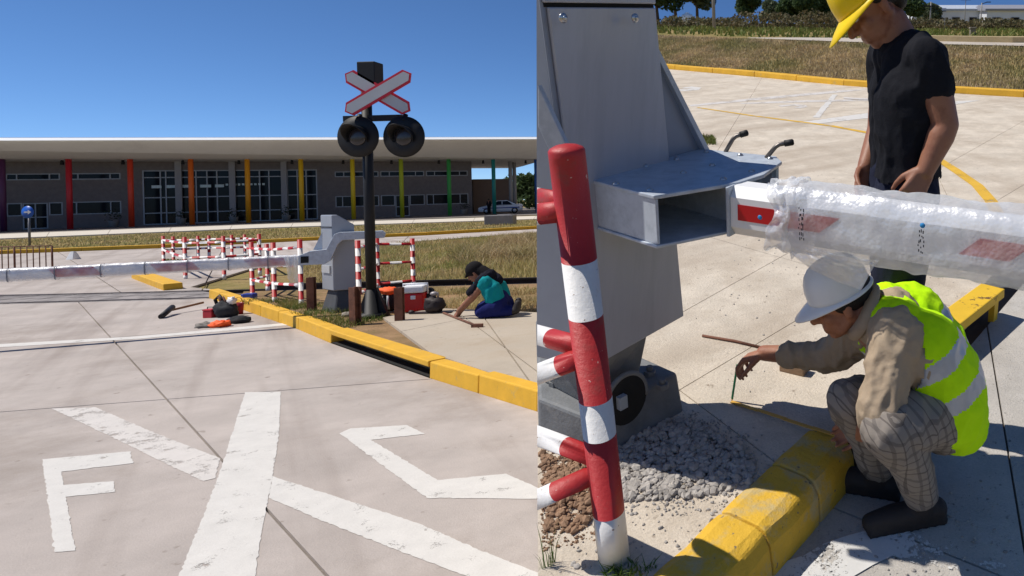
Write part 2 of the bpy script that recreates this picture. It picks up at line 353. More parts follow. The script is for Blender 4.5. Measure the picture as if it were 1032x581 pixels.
# storm drain: yellow lintel over an opening whose inner shade is painted black
dr_root = thing('storm_drain', 'storm drain with long dark opening under a yellow lintel in the kerb', 'drain', KB[5], 'L')
a, b = KB[5], KB[4]; d = (b-a).normalized(); nn = V((d.y, -d.x, 0))
m = MB(); g_ = d*.006
m.hexa([a+g_+V((0, 0, .095)), b-g_+V((0, 0, .095)), b-g_+nn*.18+V((0, 0, .095)), a+g_+nn*.18+V((0, 0, .095)), a+g_+V((0, 0, .152)), b-g_+V((0, 0, .152)), b-g_+nn*.18+V((0, 0, .152)), a+g_+nn*.18+V((0, 0, .152))]); m.build('lintel', M_YEL, dr_root, bevel=.01)
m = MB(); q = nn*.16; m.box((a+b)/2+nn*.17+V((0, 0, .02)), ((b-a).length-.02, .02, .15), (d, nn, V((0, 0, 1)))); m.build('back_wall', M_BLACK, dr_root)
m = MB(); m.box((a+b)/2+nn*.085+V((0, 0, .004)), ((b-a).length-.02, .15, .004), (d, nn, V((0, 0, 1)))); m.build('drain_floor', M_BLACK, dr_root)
# concrete pavement on the verge
pav = [(386, 321), (440, 311.5), (541, 316), (640, 330), (640, 420), (541, 390), (500, 379), (434, 357)]
pv = MB(); pp = [vg(x, y)+V((0, 0, .0)) for x, y in pav]; pv.add([p-V((0, 0, .008)) for p in pp], [tuple(range(len(pp)))]); pave = struct(pv.build('pavement', M_JOINT))
slabs(pave, [p+V((0, 0, .012)) for p in pp], [(vg(380, 340), vg(470, 322)), (vg(440, 300), vg(600, 420)), (vg(541, 396), vg(480, 310))], M_CONC2, .03, .006)
# --- grass
gz = lambda x, y: np.full(x.shape, -.06)
lawn = [Lg(x, y) for x, y in [(-260, 263), (0, 253.5), (160, 248), (300, 241), (430, 235), (575, 226.5), (575, 220.5), (270, 231), (0, 242), (-260, 251)]]
v, f = blades([(p.x, p.y) for p in lawn], 16000, .16, .022, gz, rs=3); tag(npmesh('lawn_grass', v, f, M_BLADE), 'short dry grass strip before the station', 'grass', kind='stuff')
bank = [Lg(x, y) for x, y in [(300, 262), (345, 251), (430, 243.5), (600, 231), (640, 262), (640, 283), (541, 283), (420, 286), (300, 288)]]
v, f = blades([(p.x, p.y) for p in bank], 26000, .20, .011, gz, rs=4); tag(npmesh('dry_grass', v, f, M_BLADE), 'dry yellow grass field right of the barrier', 'grass', kind='stuff')
hay = [Lg(x, y) for x, y in [(455, 262), (500, 245), (600, 232), (640, 262), (640, 272), (541, 272), (480, 276)]]
def clump(sc, th):
    def fn(x, y): return np.array([1. if noise.noise(V((a*sc, b*sc, 0))) > th else .06 for a, b in zip(x.tolist(), y.tolist())])
    return fn
v, f = blades([(p.x, p.y) for p in hay], 9000, .42, .012, gz, clump(.35, .02), .8, rs=5); tag(npmesh('tall_dry_weeds', v, f, M_BLADEB), 'taller brown dry weeds in patches on the field', 'weeds', kind='stuff')
vw = [vg(x, y) for x, y in [(240, 303), (300, 318), (345, 331), (385, 322), (400, 314), (345, 312), (300, 302)]]
v, f = blades([(p.x, p.y) for p in vw], 2600, .09, .004, lambda x, y: np.full(x.shape, VZ-.02), clump(1.6, -.05), .8, rs=6); tag(npmesh('verge_weeds', v, f, M_BLADEG), 'low green and straw weeds around the barrier foot', 'weeds', kind='stuff')
tk = [vg(x, y) for x, y in [(430, 292), (620, 291), (620, 314), (541, 314), (430, 309)]]
v, f = blades([(p.x, p.y) for p in tk], 5000, .10, .006, lambda x, y: np.full(x.shape, VZ-.02), clump(1.2, -.15), .7, rs=8); tag(npmesh('trackside_grass', v, f, M_BLADE), 'thin dry grass between the rails and the pavement', 'grass', kind='stuff')
v, f = blades([(p.x, p.y) for p in [Lg(158, 267.5), Lg(168, 263.5), Lg(185, 264), Lg(182, 268.5)]], 1500, .10, .012, lambda x, y: x*0, rs=9); tag(npmesh('island_grass', v, f, M_BLADEG), 'small green grass tuft beside the far striped fence', 'grass', kind='stuff')
# ================================================================== THE STATION
U0 = Lg(3, 233.5); U1 = Lg(498, 216.0)
ud = (U1-U0).normalized(); vd = V((-ud.y, ud.x, 0))            # along the columns; into the building
def bp(u, v, z): return U0+ud*u+vd*v+V((0, 0, z))
def onb(px, py, v):                                            # pixel -> (u, z) on the vertical plane v metres behind the columns
    d = ray(px, py); o = U0+vd*v; t = (o-CAMP).dot(vd)/d.dot(vd); p = CAMP+d*t; return (p-U0).dot(ud), p.z
M_ROOFW = pm('roof_white', srgb(228, 230, 232), .5, 0, .03, 1, 0)
M_SOFF = pm('soffit_grey', srgb(226, 222, 218), .7, 0, .06, .4, 0, col2=srgb(204, 200, 196), c2scale=.2, c2lo=.5, c2hi=.7)
M_BRICK = pm('grey_block_wall', srgb(114, 108, 108), .9, 0, .12, 3, .3, 12)
M_GLASS = pm('dark_glass', srgb(20, 27, 36), .12, 0, .3, .4, 0, spec=.12)
M_ALU = pm('aluminium_frame', srgb(150, 154, 160), .45, .3, .05, 3, 0)
M_DK = pm('dark_metal', srgb(28, 28, 32), .6, .2, .1, 5, 0)
st = thing('station_building', 'long low station with wide white canopy and glazed centre', 'building', bp(20, 4, 0), 'L')
ul = onb(-320, 230, 0)[0]; ur = onb(541, 230, 0)[0]
ztop = (onb(20, 140, -4.5)[1]+onb(500, 139.5, -4.5)[1])/2; zso = (onb(20, 164, 0)[1]+onb(480, 158.5, 0)[1])/2
print('ROOF', [onb(x, y, -4.5)[1] for x, y in ((20, 140), (500, 139.5))], [onb(x, y, 0)[1] for x, y in ((20, 164), (480, 158.5))], 'u', ul, ur, 'len', (U1-U0).length)
uend = ur+1.2
m = MB(); prof = [(-4.5, ztop), (-4.5, ztop-.22), (-4.3, ztop-.34), (-.6, zso+.05), (0, zso), (18, zso+.02), (26, zso+.1), (26, ztop-.15), (-3, ztop+.08)]
_a, _b = onb(20, 140.5, -4.5), onb(500, 139.5, -4.5)
def rz(u): return _a[1]+(_b[1]-_a[1])*(u-_a[0])/(_b[0]-_a[0])-ztop          # the canopy rises a little to the right
def loft(q, pr, u0, u1, n=1):
    k = len(pr); vs_ = [bp(u, v_, z_+(rz(u) if z_ > zso+.3 else 0)) for u in (u0, u1) for v_, z_ in pr]
    q.add(vs_, [(i, (i+1) % k, k+(i+1) % k, k+i) for i in range(k)]+[tuple(range(k)), tuple(range(k, 2*k))]); return q
roof = loft(m, prof, ul, uend).build('roof', M_SOFF, st)
loft(MB(), ((-4.86, ztop-.14), (-4.35, ztop+.12), (-4.2, ztop+.12), (-4.2, ztop+.09), (-4.53, ztop+.02), (-4.53, ztop-.14)), ul, uend).build('roof_edge', M_ROOFW, roof)
loft(MB(), ((-3.8, ztop+.1), (-3.8, ztop+.2), (25.8, ztop+.2), (25.8, ztop+.1)), ul, uend).build('roof_sheet', M_ROOFW, roof)
# columns
cols = [(-64, (74, 30, 88)), (3, (84, 40, 76)), (70, (188, 34, 44)), (132, (208, 62, 34)), (193, (222, 104, 30)), (250, (226, 150, 24)), (304, (224, 176, 26)), (356, (216, 186, 34)), (405, (168, 178, 40)), (453, (56, 150, 70)), (498, (30, 126, 120)), (541, (34, 78, 140))]
WV = 4.0
for i, (px, c) in enumerate(cols):
    u = onb(px, 200, 0)[0]; m = MB(); lean = .0
    m.tube([bp(u, 0, -.03), bp(u, 0, zso+.1)], .21, 14); cm = m.build('column', pm('column_paint_%d' % i, srgb(*c), .5, 0, .05, 3, 0), st)
    tag(cm, '%s round canopy column' % ['violet', 'purple', 'crimson red', 'orange red', 'orange', 'amber', 'yellow', 'golden yellow', 'lime', 'green', 'teal', 'blue'][i])
    m = MB(); m.tube([bp(u-.9, 1.6, zso+.02), bp(u-.9, 1.6, zso-.4)], [.1, .15], 10); m.build('spotlight', M_DK, st)
# wall with openings: built as bands and piers between the openings
uw0 = onb(-320, 200, WV)[0]; uw1 = onb(476, 200, WV)[0]
def wz(px, py): return onb(px, py, WV)[1]
zc1, zc0 = wz(60, 175), wz(60, 181.5); zw1, zw0 = wz(60, 204), wz(60, 217); zd1 = wz(30, 205)
opens = []   # (u0,u1,z0,z1,ncols, kind)
def uo(px): return onb(px, 200, WV)[0]
for a, b in ((-120, -60), (-52, 0), (6, 61), (68, 122), (338, 382), (384, 428), (430, 472)): opens.append((uo(a), uo(b), zc0, zc1, 3, 'clerestory'))
for a, b, k in ((-120, -60, 'window'), (-52, 0, 'window'), (6, 22, 'window'), (49, 63, 'window'), (68, 122, 'window'), (338, 382, 'window'), (384, 398, 'window'), (413, 428, 'window'), (430, 472, 'window')):
    opens.append((uo(a), uo(b), zw0, zw1, 2 if b-a > 20 else 1, k))
for a, b in ((22.5, 48), (398.5, 412.5)): opens.append((uo(a), uo(b), .05, zd1, 2, 'door'))
gl0, gl1 = uo(144), uo(320); zg1 = wz(230, 171.5)
opens.append((gl0, gl1, .05, zg1, 0, 'glazing'))
us = sorted(set([uw0, uw1]+[o[0] for o in opens]+[o[1] for o in opens])); zs = sorted(set([-.05, zso+.05]+[o[2] for o in opens]+[o[3] for o in opens]))
m = MB()
for i in range(len(us)-1):
    run = None
    for j in range(len(zs)-1):
        uc, zc = (us[i]+us[i+1])/2, (zs[j]+zs[j+1])/2
        hole = any(o[0] < uc < o[1] and o[2] < zc < o[3] for o in opens)
        if not hole:
            if run is None: run = zs[j]
            if j == len(zs)-2: m.box(bp(uc, WV+.15, (run+zs[j+1])/2), (us[i+1]-us[i], .3, zs[j+1]-run), (ud, vd, V((0, 0, 1))))
        elif run is not None:
            m.box(bp(uc, WV+.15, (run+zs[j])/2), (us[i+1]-us[i], .3, zs[j]-run), (ud, vd, V((0, 0, 1)))); run = None
wall = m.build('wall', M_BRICK, st)
def frame_bars(u0, u1, z0, z1, us_, zs_, wd, dep, v0):
    q = MB(); AX = (ud, vd, V((0, 0, 1)))
    for u in [u0+wd/2, u1-wd/2]+list(us_): q.box(bp(u, v0, (z0+z1)/2), (wd, dep, z1-z0), AX)
    allu = sorted([u0+wd]+[x for u in us_ for x in (u-wd/2, u+wd/2)]+[u1-wd])
    for z in [z0+wd/2, z1-wd/2]+list(zs_):
        for k in range(0, len(allu), 2):
            if allu[k+1]-allu[k] > .02: q.box(bp((allu[k]+allu[k+1])/2, v0, z), (allu[k+1]-allu[k], dep-.01, wd), AX)
    return q
for (u0, u1, z0, z1, n, k) in opens:
    if k == 'glazing': continue
    nm = 'window' if k != 'door' else 'door'
    fr = [u0+(u1-u0)*t for t in ((.2, .8) if n == 3 else (.5,) if n == 2 else ())]
    if k == 'window' and n == 2: fr = [u0+(u1-u0)*.16, u0+(u1-u0)*.8]
    o = frame_bars(u0, u1, z0, z1, fr, [z0+(z1-z0)*.45] if k == 'door' else [], .09, .12, WV+.06).build(nm, M_ALU, st)
    q = MB(); q.box(bp((u0+u1)/2, WV+.12, (z0+z1)/2), (u1-u0-.02, .02, z1-z0-.02), (ud, vd, V((0, 0, 1)))); q.build('pane', M_GLASS, o)
# central glazing: mullions, transoms, doors, concrete piers
gu = [uo(x) for x in (162, 167.5, 183, 198, 209, 219, 237, 262, 271.5, 290, 300, 309)]
zt = [wz(230, y) for y in (178.5, 198, 213)]
fo = frame_bars(gl0, gl1, .05, zg1, gu, zt, .10, .14, WV+.07).build('glazed_front', M_ALU, st)
eu = [gl0]+gu+[gl1]; ez = [.05]+sorted(zt)+[zg1]
for i in range(len(eu)-1):
    for j in range(len(ez)-1):
        q = MB(); q.box(bp((eu[i]+eu[i+1])/2, WV+.16+random.uniform(-.004, .004), (ez[j]+ez[j+1])/2), (eu[i+1]-eu[i], .02, ez[j+1]-ez[j]), (ud, vd, V((0, 0, 1)))); q.build('pane', M_GLASS, fo)
for px in (181, 235, 287): q = MB(); q.box(bp(uo(px), WV-.22, zso/2), (.5, .3, zso+.05), (ud, vd, V((0, 0, 1)))); q.build('pier', pm('pier_concrete', srgb(150, 150, 154), .8, 0, .05), st)
# pale fascia letters strip inside the glazing (too small to read) and pale bars painted for reflections in the glass
M_STRIP = pm('pale_strip', srgb(196, 214, 216), .5, 0, .1, 3, 0)
for a, b in ((153, 163), (168, 178), (184, 196), (202, 213), (217, 226)):
    u0, u1 = uo(a), uo(b); q = MB(); q.box(bp((u0+u1)/2, WV+.02, wz(190, 188)), (u1-u0, .05, .28), (ud, vd, V((0, 0, 1)))); q.build('reflection_strip', M_STRIP, fo)
for a in np.arange(229, 272, 4.1):
    if random.random() < .8: u0 = uo(a); q = MB(); q.box(bp(u0, WV+.02, wz(250, 186)), (.2, .05, .2), (ud, vd, V((0, 0, 1)))); q.build('sign_letter', M_STRIP, fo)
# end block, grey posts, inside dark volume
ue0, ue1 = onb(477, 200, 8)[0], onb(514, 200, 8)[0]
q = MB(); q.box(bp((ue0+ue1)/2, 9, wz(490, 180)/2), (ue1-ue0, 2, onb(490, 180.5, 8)[1]), (ud, vd, V((0, 0, 1)))); q.build('end_block', pm('brown_render', srgb(126, 108, 98), .9, 0, .08), st)
for px, v_ in ((515, 4.), (519, 7.)): q = MB(); u = onb(px, 200, v_)[0]; q.tube([bp(u, v_, -.04), bp(u, v_, zso+.05)], .22, 12); q.build('post', pm('pier_concrete', srgb(150, 150, 154)), st)
q = MB(); q.box(bp((ul+uw1)/2, 11.5, zso/2), (uw1-ul, .3, zso+.1), (ud, vd, V((0, 0, 1)))); q.build('rear_wall', M_BRICK, st)
# planters
def planter(px, v_, label):
    u = uo(px); t = thing('planter', label, 'planter', bp(u, v_, 0), 'L', 'planters before the station front')
    q = MB(); q.lathe(bp(u, v_, 0), (0, 0, 1), [(-.02, .28), (.55, .4), (.6, .42), (.6, .36)], 12); q.build('pot', pm('pot_grey', srgb(140, 138, 136)), t)
    rng = np.random.default_rng(int(px)); q = MB()
    for k in range(70):
        c = bp(u, v_, .6)+V((rng.normal(0, .3), rng.normal(0, .3), abs(rng.normal(.45, .28)))); d = V(rng.normal(0, 1, 3)).normalized(); a, b = perp(d); q.add([c-a*.1, c+b*.05, c+a*.1, c-b*.05], [(0, 1, 2, 3)])
    q.build('foliage', leafmat('dark_leaf', srgb(44, 58, 34), srgb(60, 70, 38)), t)
for px, lb in ((119, 'potted shrub left of the glazed station front'), (186, 'potted shrub between the orange red and orange columns'), (238, 'potted shrub beside the amber column'), (290, 'potted shrub left of the yellow column'), (466, 'potted shrub right of the green column')): planter(px, 2.6, lb)
# ================================================================== THINGS IN THE STREET
Z3 = V((0, 0, 1))
M_RED = pm('fence_red', srgb(176, 30, 34), .5, 0, .08, 6, .1, 60, col2=srgb(142, 44, 42), c2scale=9, c2lo=.6, c2hi=.75)
M_WHT = pm('fence_white', srgb(226, 222, 218), .5, 0, .05, 6, .1, 60, col2=srgb(190, 182, 174), c2scale=7, c2lo=.6, c2hi=.75)
M_GALV = pm('grey_cabinet_paint', srgb(150, 154, 162), .45, .1, .06, 3, .04, 30)
M_GALV2 = pm('galvanised_steel', srgb(186, 194, 204), .45, .12, .07, 14, .05, 40, col2=srgb(168, 176, 186), c2scale=18, c2lo=.45, c2hi=.65)
M_BLK = pm('signal_black', srgb(17, 17, 20), .6, 0, .12, 6, .05)
M_LENS = pm('signal_lens', srgb(40, 36, 40), .25, 0, .1, 3, 0, spec=.6)
M_SGREY = pm('sign_grey', srgb(176, 178, 182), .5, 0, .04, 4, 0)
M_SRED = pm('sign_red', srgb(196, 40, 58), .5, 0, .06, 4, 0)
M_RUST = pm('rust_brown', srgb(118, 80, 64), .85, .1, .25, 9, .4, 40, col2=srgb(88, 60, 50), c2scale=6)
M_ORANGE = pm('orange_cloth', srgb(250, 96, 36), .7, 0, .1, 12, .3, 40)
M_BAG = pm('black_cloth', srgb(30, 30, 34), .85, 0, .2, 12, .5, 40)
def onpl(px, py, P, n):
    d = ray(px, py); return CAMP+d*((P-CAMP).dot(n)/d.dot(n))
def hgt(px, py, P):                                  # height of pixel row py above the point P standing under it
    d = ray(px, py); return CAMZ+d.z/d.y*P.y
def wrap_mat(nm='bubble_wrap', lo_=.36, hi_=.68):
    if nm in MATS: return MATS[nm]
    m = bpy.data.materials.new(nm); m.use_nodes = True; MATS[nm] = m; n = m.node_tree.nodes; l = m.node_tree.links; n.remove(n['Principled BSDF'])
    g_ = n.new('ShaderNodeBsdfGlossy'); g_.inputs['Roughness'].default_value = .36; g_.inputs[0].default_value = (.95, .96, 1, 1)
    t = n.new('ShaderNodeBsdfTransparent'); t.inputs[0].default_value = (.97, .97, .98, 1)
    df = n.new('ShaderNodeBsdfDiffuse'); df.inputs[0].default_value = (.86, .87, .89, 1); tl = n.new('ShaderNodeBsdfTranslucent'); tl.inputs[0].default_value = (.86, .88, .9, 1)
    vo = n.new('ShaderNodeTexVoronoi'); vo.inputs['Scale'].default_value = 95; nz = n.new('ShaderNodeTexNoise'); nz.inputs['Scale'].default_value = 9; nz.inputs['Detail'].default_value = 6
    gm = n.new('ShaderNodeNewGeometry'); l.new(gm.outputs['Position'], vo.inputs['Vector']); l.new(gm.outputs['Position'], nz.inputs['Vector'])
    b1 = n.new('ShaderNodeBump'); b1.inputs['Strength'].default_value = .3; b1.inputs['Distance'].default_value = .02; l.new(nz.outputs[0], b1.inputs['Height'])
    b2 = n.new('ShaderNodeBump'); b2.inputs['Strength'].default_value = .35; b2.inputs['Distance'].default_value = .004; b2.invert = True; l.new(vo.outputs['Distance'], b2.inputs['Height']); l.new(b1.outputs[0], b2.inputs['Normal'])
    l.new(b2.outputs[0], g_.inputs['Normal']); l.new(b2.outputs[0], df.inputs['Normal'])
    m1 = n.new('ShaderNodeMixShader'); m1.inputs[0].default_value = .4; l.new(df.outputs[0], m1.inputs[1]); l.new(tl.outputs[0], m1.inputs[2])
    m2 = n.new('ShaderNodeMixShader'); m2.inputs[0].default_value = .25; l.new(m1.outputs[0], m2.inputs[1]); l.new(g_.outputs[0], m2.inputs[2])
    mr = n.new('ShaderNodeMapRange'); mr.inputs[1].default_value = .35; mr.inputs[2].default_value = .7; mr.inputs[3].default_value = lo_; mr.inputs[4].default_value = hi_; l.new(nz.outputs[0], mr.inputs[0])
    m3 = n.new('ShaderNodeMixShader'); l.new(mr.outputs[0], m3.inputs[0]); l.new(t.outputs[0], m3.inputs[1]); l.new(m2.outputs[0], m3.inputs[2]); l.new(m3.outputs[0], n['Material Output'].inputs[0])
    return m
# ---------------- barrier machine
C0, Cl, Cr = Lg(336, 293.5, .42), Lg(324.7, 291.8, .42), Lg(359, 291.8, .42)
bar = thing('barrier_machine', 'grey level crossing barrier cabinet with bracket arm on the verge', 'barrier', V(((Cl+Cr)/2).to_2d().to_3d())+V((0, 0, .12)))
a = (Cr-C0); L = a.length; a.normalize(); e = Cl-C0; nf = V((a.y, -a.x, 0))
z2 = hgt(338, 216.8, C0)-.42; z1 = hgt(359, 226.5, Cr)-.42
prof = [(0, 0), (L, .0), (L, z1), (.24*L, z2), (0, z2)]
m = MB(); m.prism([C0+a*p[0]+Z3*p[1] for p in prof], e); cab = m.build('cabinet', M_GALV, bar, bevel=.012)
m = MB(); zs_ = z2*.84; en = e.normalized(); m.box((C0+Cl)/2-a*.004+Z3*zs_, (.012, e.length*.98, .012), (a, en, Z3)); m.build('door_seam', M_DK, cab)
m = MB(); m.box(C0+a*.02+e*.5+Z3*(z2*.28)-a*.03, (.02, e.length*.7, .10), (a, en, Z3)); m.build('name_plate', pm('plate_grey', srgb(170, 172, 176)), cab)
m = MB(); cb = (Cl+Cr)/2; q = []
for s in (.3, 1.):
    pass
bot = [cb+a*x*L*.55+e.normalized()*y*e.length*.62 for x, y in ((-1, -1), (1, -1), (1, 1), (-1, 1))]; top_ = [cb+a*x*L*.3+e.normalized()*y*e.length*.4 for x, y in ((-1, -1), (1, -1), (1, 1), (-1, 1))]
m.hexa([V((p.x, p.y, .10)) for p in bot]+[V((p.x, p.y, .424)) for p in top_]); m.build('plinth', pm('plinth_dark', srgb(78, 80, 84), .8, .1, .15), bar, bevel=.02)
PP = C0+nf*.02; outl = [(313, 253), (330, 251), (338, 236), (343, 234), (386, 232.5), (389, 235), (388, 239.5), (346, 242), (341.5, 246), (334.5, 262), (328, 266), (302, 267), (302, 257.5)]
m = MB(); m.prism([onpl(x, y, PP, nf) for x, y in outl], nf*.12); brk = m.build('bracket_arm', M_GALV2, bar, bevel=.006)
ep = [onpl(x, y, PP+nf*.125, nf) for x, y in ((303, 258.8), (311, 258.4), (311, 265), (303, 265.6))]; m = MB(); m.prism(ep, nf*.002); m.build('channel_mouth_shade', M_BLACK, brk)  # black quad on the solid end, painted for the shade of a hollow
gp = [onpl(x, y, C0-a*.03, nf) for x, y in ((316, 252), (325, 234), (325, 252))]; m = MB(); m.prism(gp, nf*.03); m.build('gusset', M_GALV2, bar)
# the long arm
ar = onpl(304, 262.5, PP+nf*.06, nf); al = Lg(0, 278, ar.z); dl = (al-ar).normalized(); al2 = ar+dl*((al-ar).length*1.75)
AX = (dl, V((-dl.y, dl.x, 0)), Z3); La = (al2-ar).length
m = MB(); m.box(ar+dl*La/2, (La, .085, .13), AX); arm = m.build('boom', M_WHT, bar, bevel=.015); arm['label'] = 'long red and white boom in bubble wrap over the road'
k = .12
while k < La-.6:
    m = MB()
    for sgn in (-1, 1):
        o = AX[1]*sgn*.0445
        m.prism([ar+dl*(k+x)+Z3*z+o for x, z in ((0, -.05), (.42, -.05), (.5, .05), (.08, .05))], AX[1]*sgn*.001)
    m.build('red_stripe', M_RED, arm); k += .95
def wrapmesh(p0, p1, up, side, hw, hh, n=120, seg=20, amp=.008, rs=0, cut=None):
    q = MB(); vs_ = []; dd = (p1-p0)
    for i in range(n+1):
        t = i/n; c = p0+dd*t
        for j in range(seg):
            A_ = 2*math.pi*j/seg; cx, cz = math.cos(A_), math.sin(A_); s4 = (abs(cx)**4+abs(cz)**4)**.25
            r_ = 1/s4; n3 = noise.noise(V((t*dd.length*9+rs, cx*2.2, cz*2.2)))+.6*noise.noise(V((t*dd.length*30+rs, cx*5, cz*5)))
            vs_.append(c+side*(cx*r_*(hw+amp*(.7+n3)))+up*(cz*r_*(hh+amp*(.7+n3))))
    fs = [(i*seg+j, i*seg+(j+1) % seg, (i+1)*seg+(j+1) % seg, (i+1)*seg+j) for i in range(n) for j in range(seg)]
    q.add(vs_, fs, 0, True); return q
wrapmesh(ar+dl*.06, al2-dl*.1, Z3, AX[1], .046, .07, 260, 18, .009).build('bubble_wrap', wrap_mat(), arm, fix=False)
for k in np.arange(.35, La-.2, .42):      # dark tape rings that tie the wrap
    wrapmesh(ar+dl*k, ar+dl*(k+.012), Z3, AX[1], .06, .083, 1, 18, 0).build('tape_ring', pm('grey_tape', srgb(120, 122, 130)), arm)
# loose end of the wrap
m = MB(); nu, nv = 10, 12; vs_ = []
for i in range(nu+1):
    for j in range(nv+1):
        s, t = i/nu, j/nv; p = ar+dl*(.02+.16*s+.03*t*math.sin(5*s))+Z3*(.06-.42*t*(1-.3*s))-AX[1]*(-.065-.03*math.sin(9*s+3*t)-.02*math.sin(17*s)); vs_.append(p)
m.add(vs_, [(i*(nv+1)+j, (i+1)*(nv+1)+j, (i+1)*(nv+1)+j+1, i*(nv+1)+j+1) for i in range(nu) for j in range(nv)], 0, True); m.build('loose_wrap', wrap_mat(), arm, fix=False)
# ---------------- striped fences
def stripes(m, p0, p1, r, n, n_seg=10, first=0):
    pts = [lerp(p0, p1, i/n) for i in range(n+1)]; q = []; b = []
    for i in range(n): q += [pts[i], pts[i+1]]; b += [(i+first) % 2, (i+first) % 2]
    m.tube(q, r, n_seg, bands=b[:-1]); return m
def fence(name, label, posts, rails, group, z=0., r=.035, rr_=.022, loop=False):
    """posts: (px, py_top, py_base) on the ground at height z; rails: fractions of the height"""
    P = [(Lg(x, yb, z), yt, x) for x, yt, yb in posts]; t = thing(name, label, 'fence', P[0][0], 'L', group); tops = []
    for p, yt, x in P:
        tz = hgt(x, yt, p); m = MB(); n = 8; tops.append(tz)
        stripes(m, p-Z3*.05, V((p.x, p.y, tz)), r, n, 10, 1); m.build('post', [M_RED, M_WHT], t)
    for i in range(len(P)-(0 if loop else 1)):
        a_, b_ = P[i][0], P[(i+1) % len(P)][0]
        for f_ in rails:
            m = MB(); stripes(m, lerp(a_, V((a_.x, a_.y, tops[i])), f_), lerp(b_, V((b_.x, b_.y, tops[(i+1) % len(P)])), f_), rr_, 5 if (b_-a_).length > .8 else 3, 8, (i+1) % 2); m.build('rail', [M_RED, M_WHT], t)
    return t
fence('striped_fence', 'red and white pipe fence pen across the rails, farther from the camera', [(187, 239, 281), (165, 238, 266.5), (175, 238.5, 264.5), (200, 238, 263.5), (211, 237.5, 263), (234, 237, 262.5), (247, 236.5, 262), (262, 236, 276), (226, 238, 280)], (.5, .85), 'striped pipe fences', loop=True, r=.04, rr_=.028)
fence('striped_fence', 'red and white pipe fence left of the grey barrier cabinet', [(303.8, 241.5, 307), (276.8, 244.7, 304), (254.6, 244, 299), (270, 246, 292)], (.3, .6, .88), 'striped pipe fences', .12, .034, .022)
fence('striped_fence', 'red and white pipe fence behind the black signal pole', [(362, 242.5, 302), (381, 240, 292), (416.7, 240.5, 287.5)], (.1, .5, .88), 'striped pipe fences', .04, .04, .024)
# ---------------- crossing signal
pb = vg(375, 318); sg = thing('crossing_signal', 'black level crossing signal pole with crossbuck and twin lamps', 'signal', pb)
ph = hgt(373, 63.5, pb); m = MB(); m.tube([pb-Z3*.04, V((pb.x, pb.y, ph-.3))], .062, 16); m.build('pole', M_BLK, sg)
vw_ = (V((pb.x, pb.y, 0))-V((0, 0, 0))).normalized()
sx = V((1, 0, 0)); sy = V((0, 1, 0))                       # across and away, square to the sight line
def sp(px, py, dy=0.): return onpl(px, py, pb+sy*dy, sy)
wb = .23; tb = sp(373, 63.5); bb = sp(373.5, 90)
m = MB(); m.box((tb+bb)/2+sx*.0, (wb, .2, (tb-bb).length), (sx, sy, Z3)); m.build('top_box', M_BLK, sg, bevel=.01)
m = MB()
for s in (-1, 1): m.prism([pb+sx*s*.06+Z3*.36, pb+sx*s*.2+Z3*0, pb+sx*s*.03+Z3*0], sy*.05)
m.lathe(pb, (0, 0, 1), [(-.02, .2), (.025, .2), (.035, .09), (.34, .066)], 12); m.build('foot', M_BLK, sg)
def arm_board(p0, p1, dy, hw, name):
    a_, b_ = sp(*p0, dy), sp(*p1, dy); d = (b_-a_).normalized(); n_ = sy.cross(d).normalized()
    def shp(k): return [a_+d*k*.8, a_+d*(hw*.75)+n_*(hw-k), b_-d*(hw*.75)+n_*(hw-k), b_-d*k*.8, b_-d*(hw*.75)-n_*(hw-k), a_+d*(hw*.75)-n_*(hw-k)]
    m = MB(); m.prism(shp(0), sy*.02); o = m.build(name, M_SRED, sg); m = MB(); m.prism([p-sy*.004 for p in shp(.03)], sy*.003); m.build('face', M_SGREY, o)
arm_board((347.5, 74.5), (413, 112), -.10, .095, 'crossbuck_board'); arm_board((347.5, 113), (414, 74), -.135, .095, 'crossbuck_board')
m = MB(); p0, p1 = sp(347, 119.5, -.02), sp(405, 119.5, -.02); m.box((p0+p1)/2, ((p1-p0).length, .06, .075), (sx, sy, Z3)); m.build('cross_arm', M_BLK, sg)
for px in (360.5, 406.8):
    c = sp(px, 138, -.1); r_ = .265
    m = MB(); m._lathe(c, -sy, *perp(-sy), [(-.02, 0.001), (-.02, r_), (0, r_), (.0, .15), (0, .001)], 40, 0); lo = m.build('lamp', M_BLK, sg)
    m = MB(); m.lathe(c-sy*-.10, -sy, [(-.02, .13), (.08, .16)], 24); m.build('housing', M_BLK, lo)
    m = MB(); ax3 = (sx, Z3, -sy); m.ball(c-sy*.004, (.115, .115, .03), (sx, Z3, -sy), 24, 10, 0, .5, 1.); m.build('lens', M_LENS, lo)
    q = MB(); vs_ = []; n_ = 28                              # visor hood over the lens
    for i in range(n_+1):
        A_ = math.radians(-30+240*i/n_); rr0 = .135; dep = .22*max(.15, math.sin(math.radians(180*i/n_)))
        for k_, rd in ((0, rr0), (dep, rr0+.012)): vs_.append(c+(sx*math.cos(A_)+Z3*math.sin(A_))*rd-sy*k_)
        for k_, rd in ((dep, rr0+.006), (0, rr0-.006)): vs_.append(c+(sx*math.cos(A_)+Z3*math.sin(A_))*rd-sy*k_)
    fs = []
    for i in range(n_):
        for k_ in range(3): fs.append((i*4+k_, (i+1)*4+k_, (i+1)*4+k_+1, i*4+k_+1))
    q.add(vs_, fs, 0, True); q.build('visor', M_BLK, lo)
    m = MB(); m.tube([c+sy*.02+Z3*.2, c+sy*.06+Z3*.29], .03, 8); m.build('hanger', M_BLK, lo)
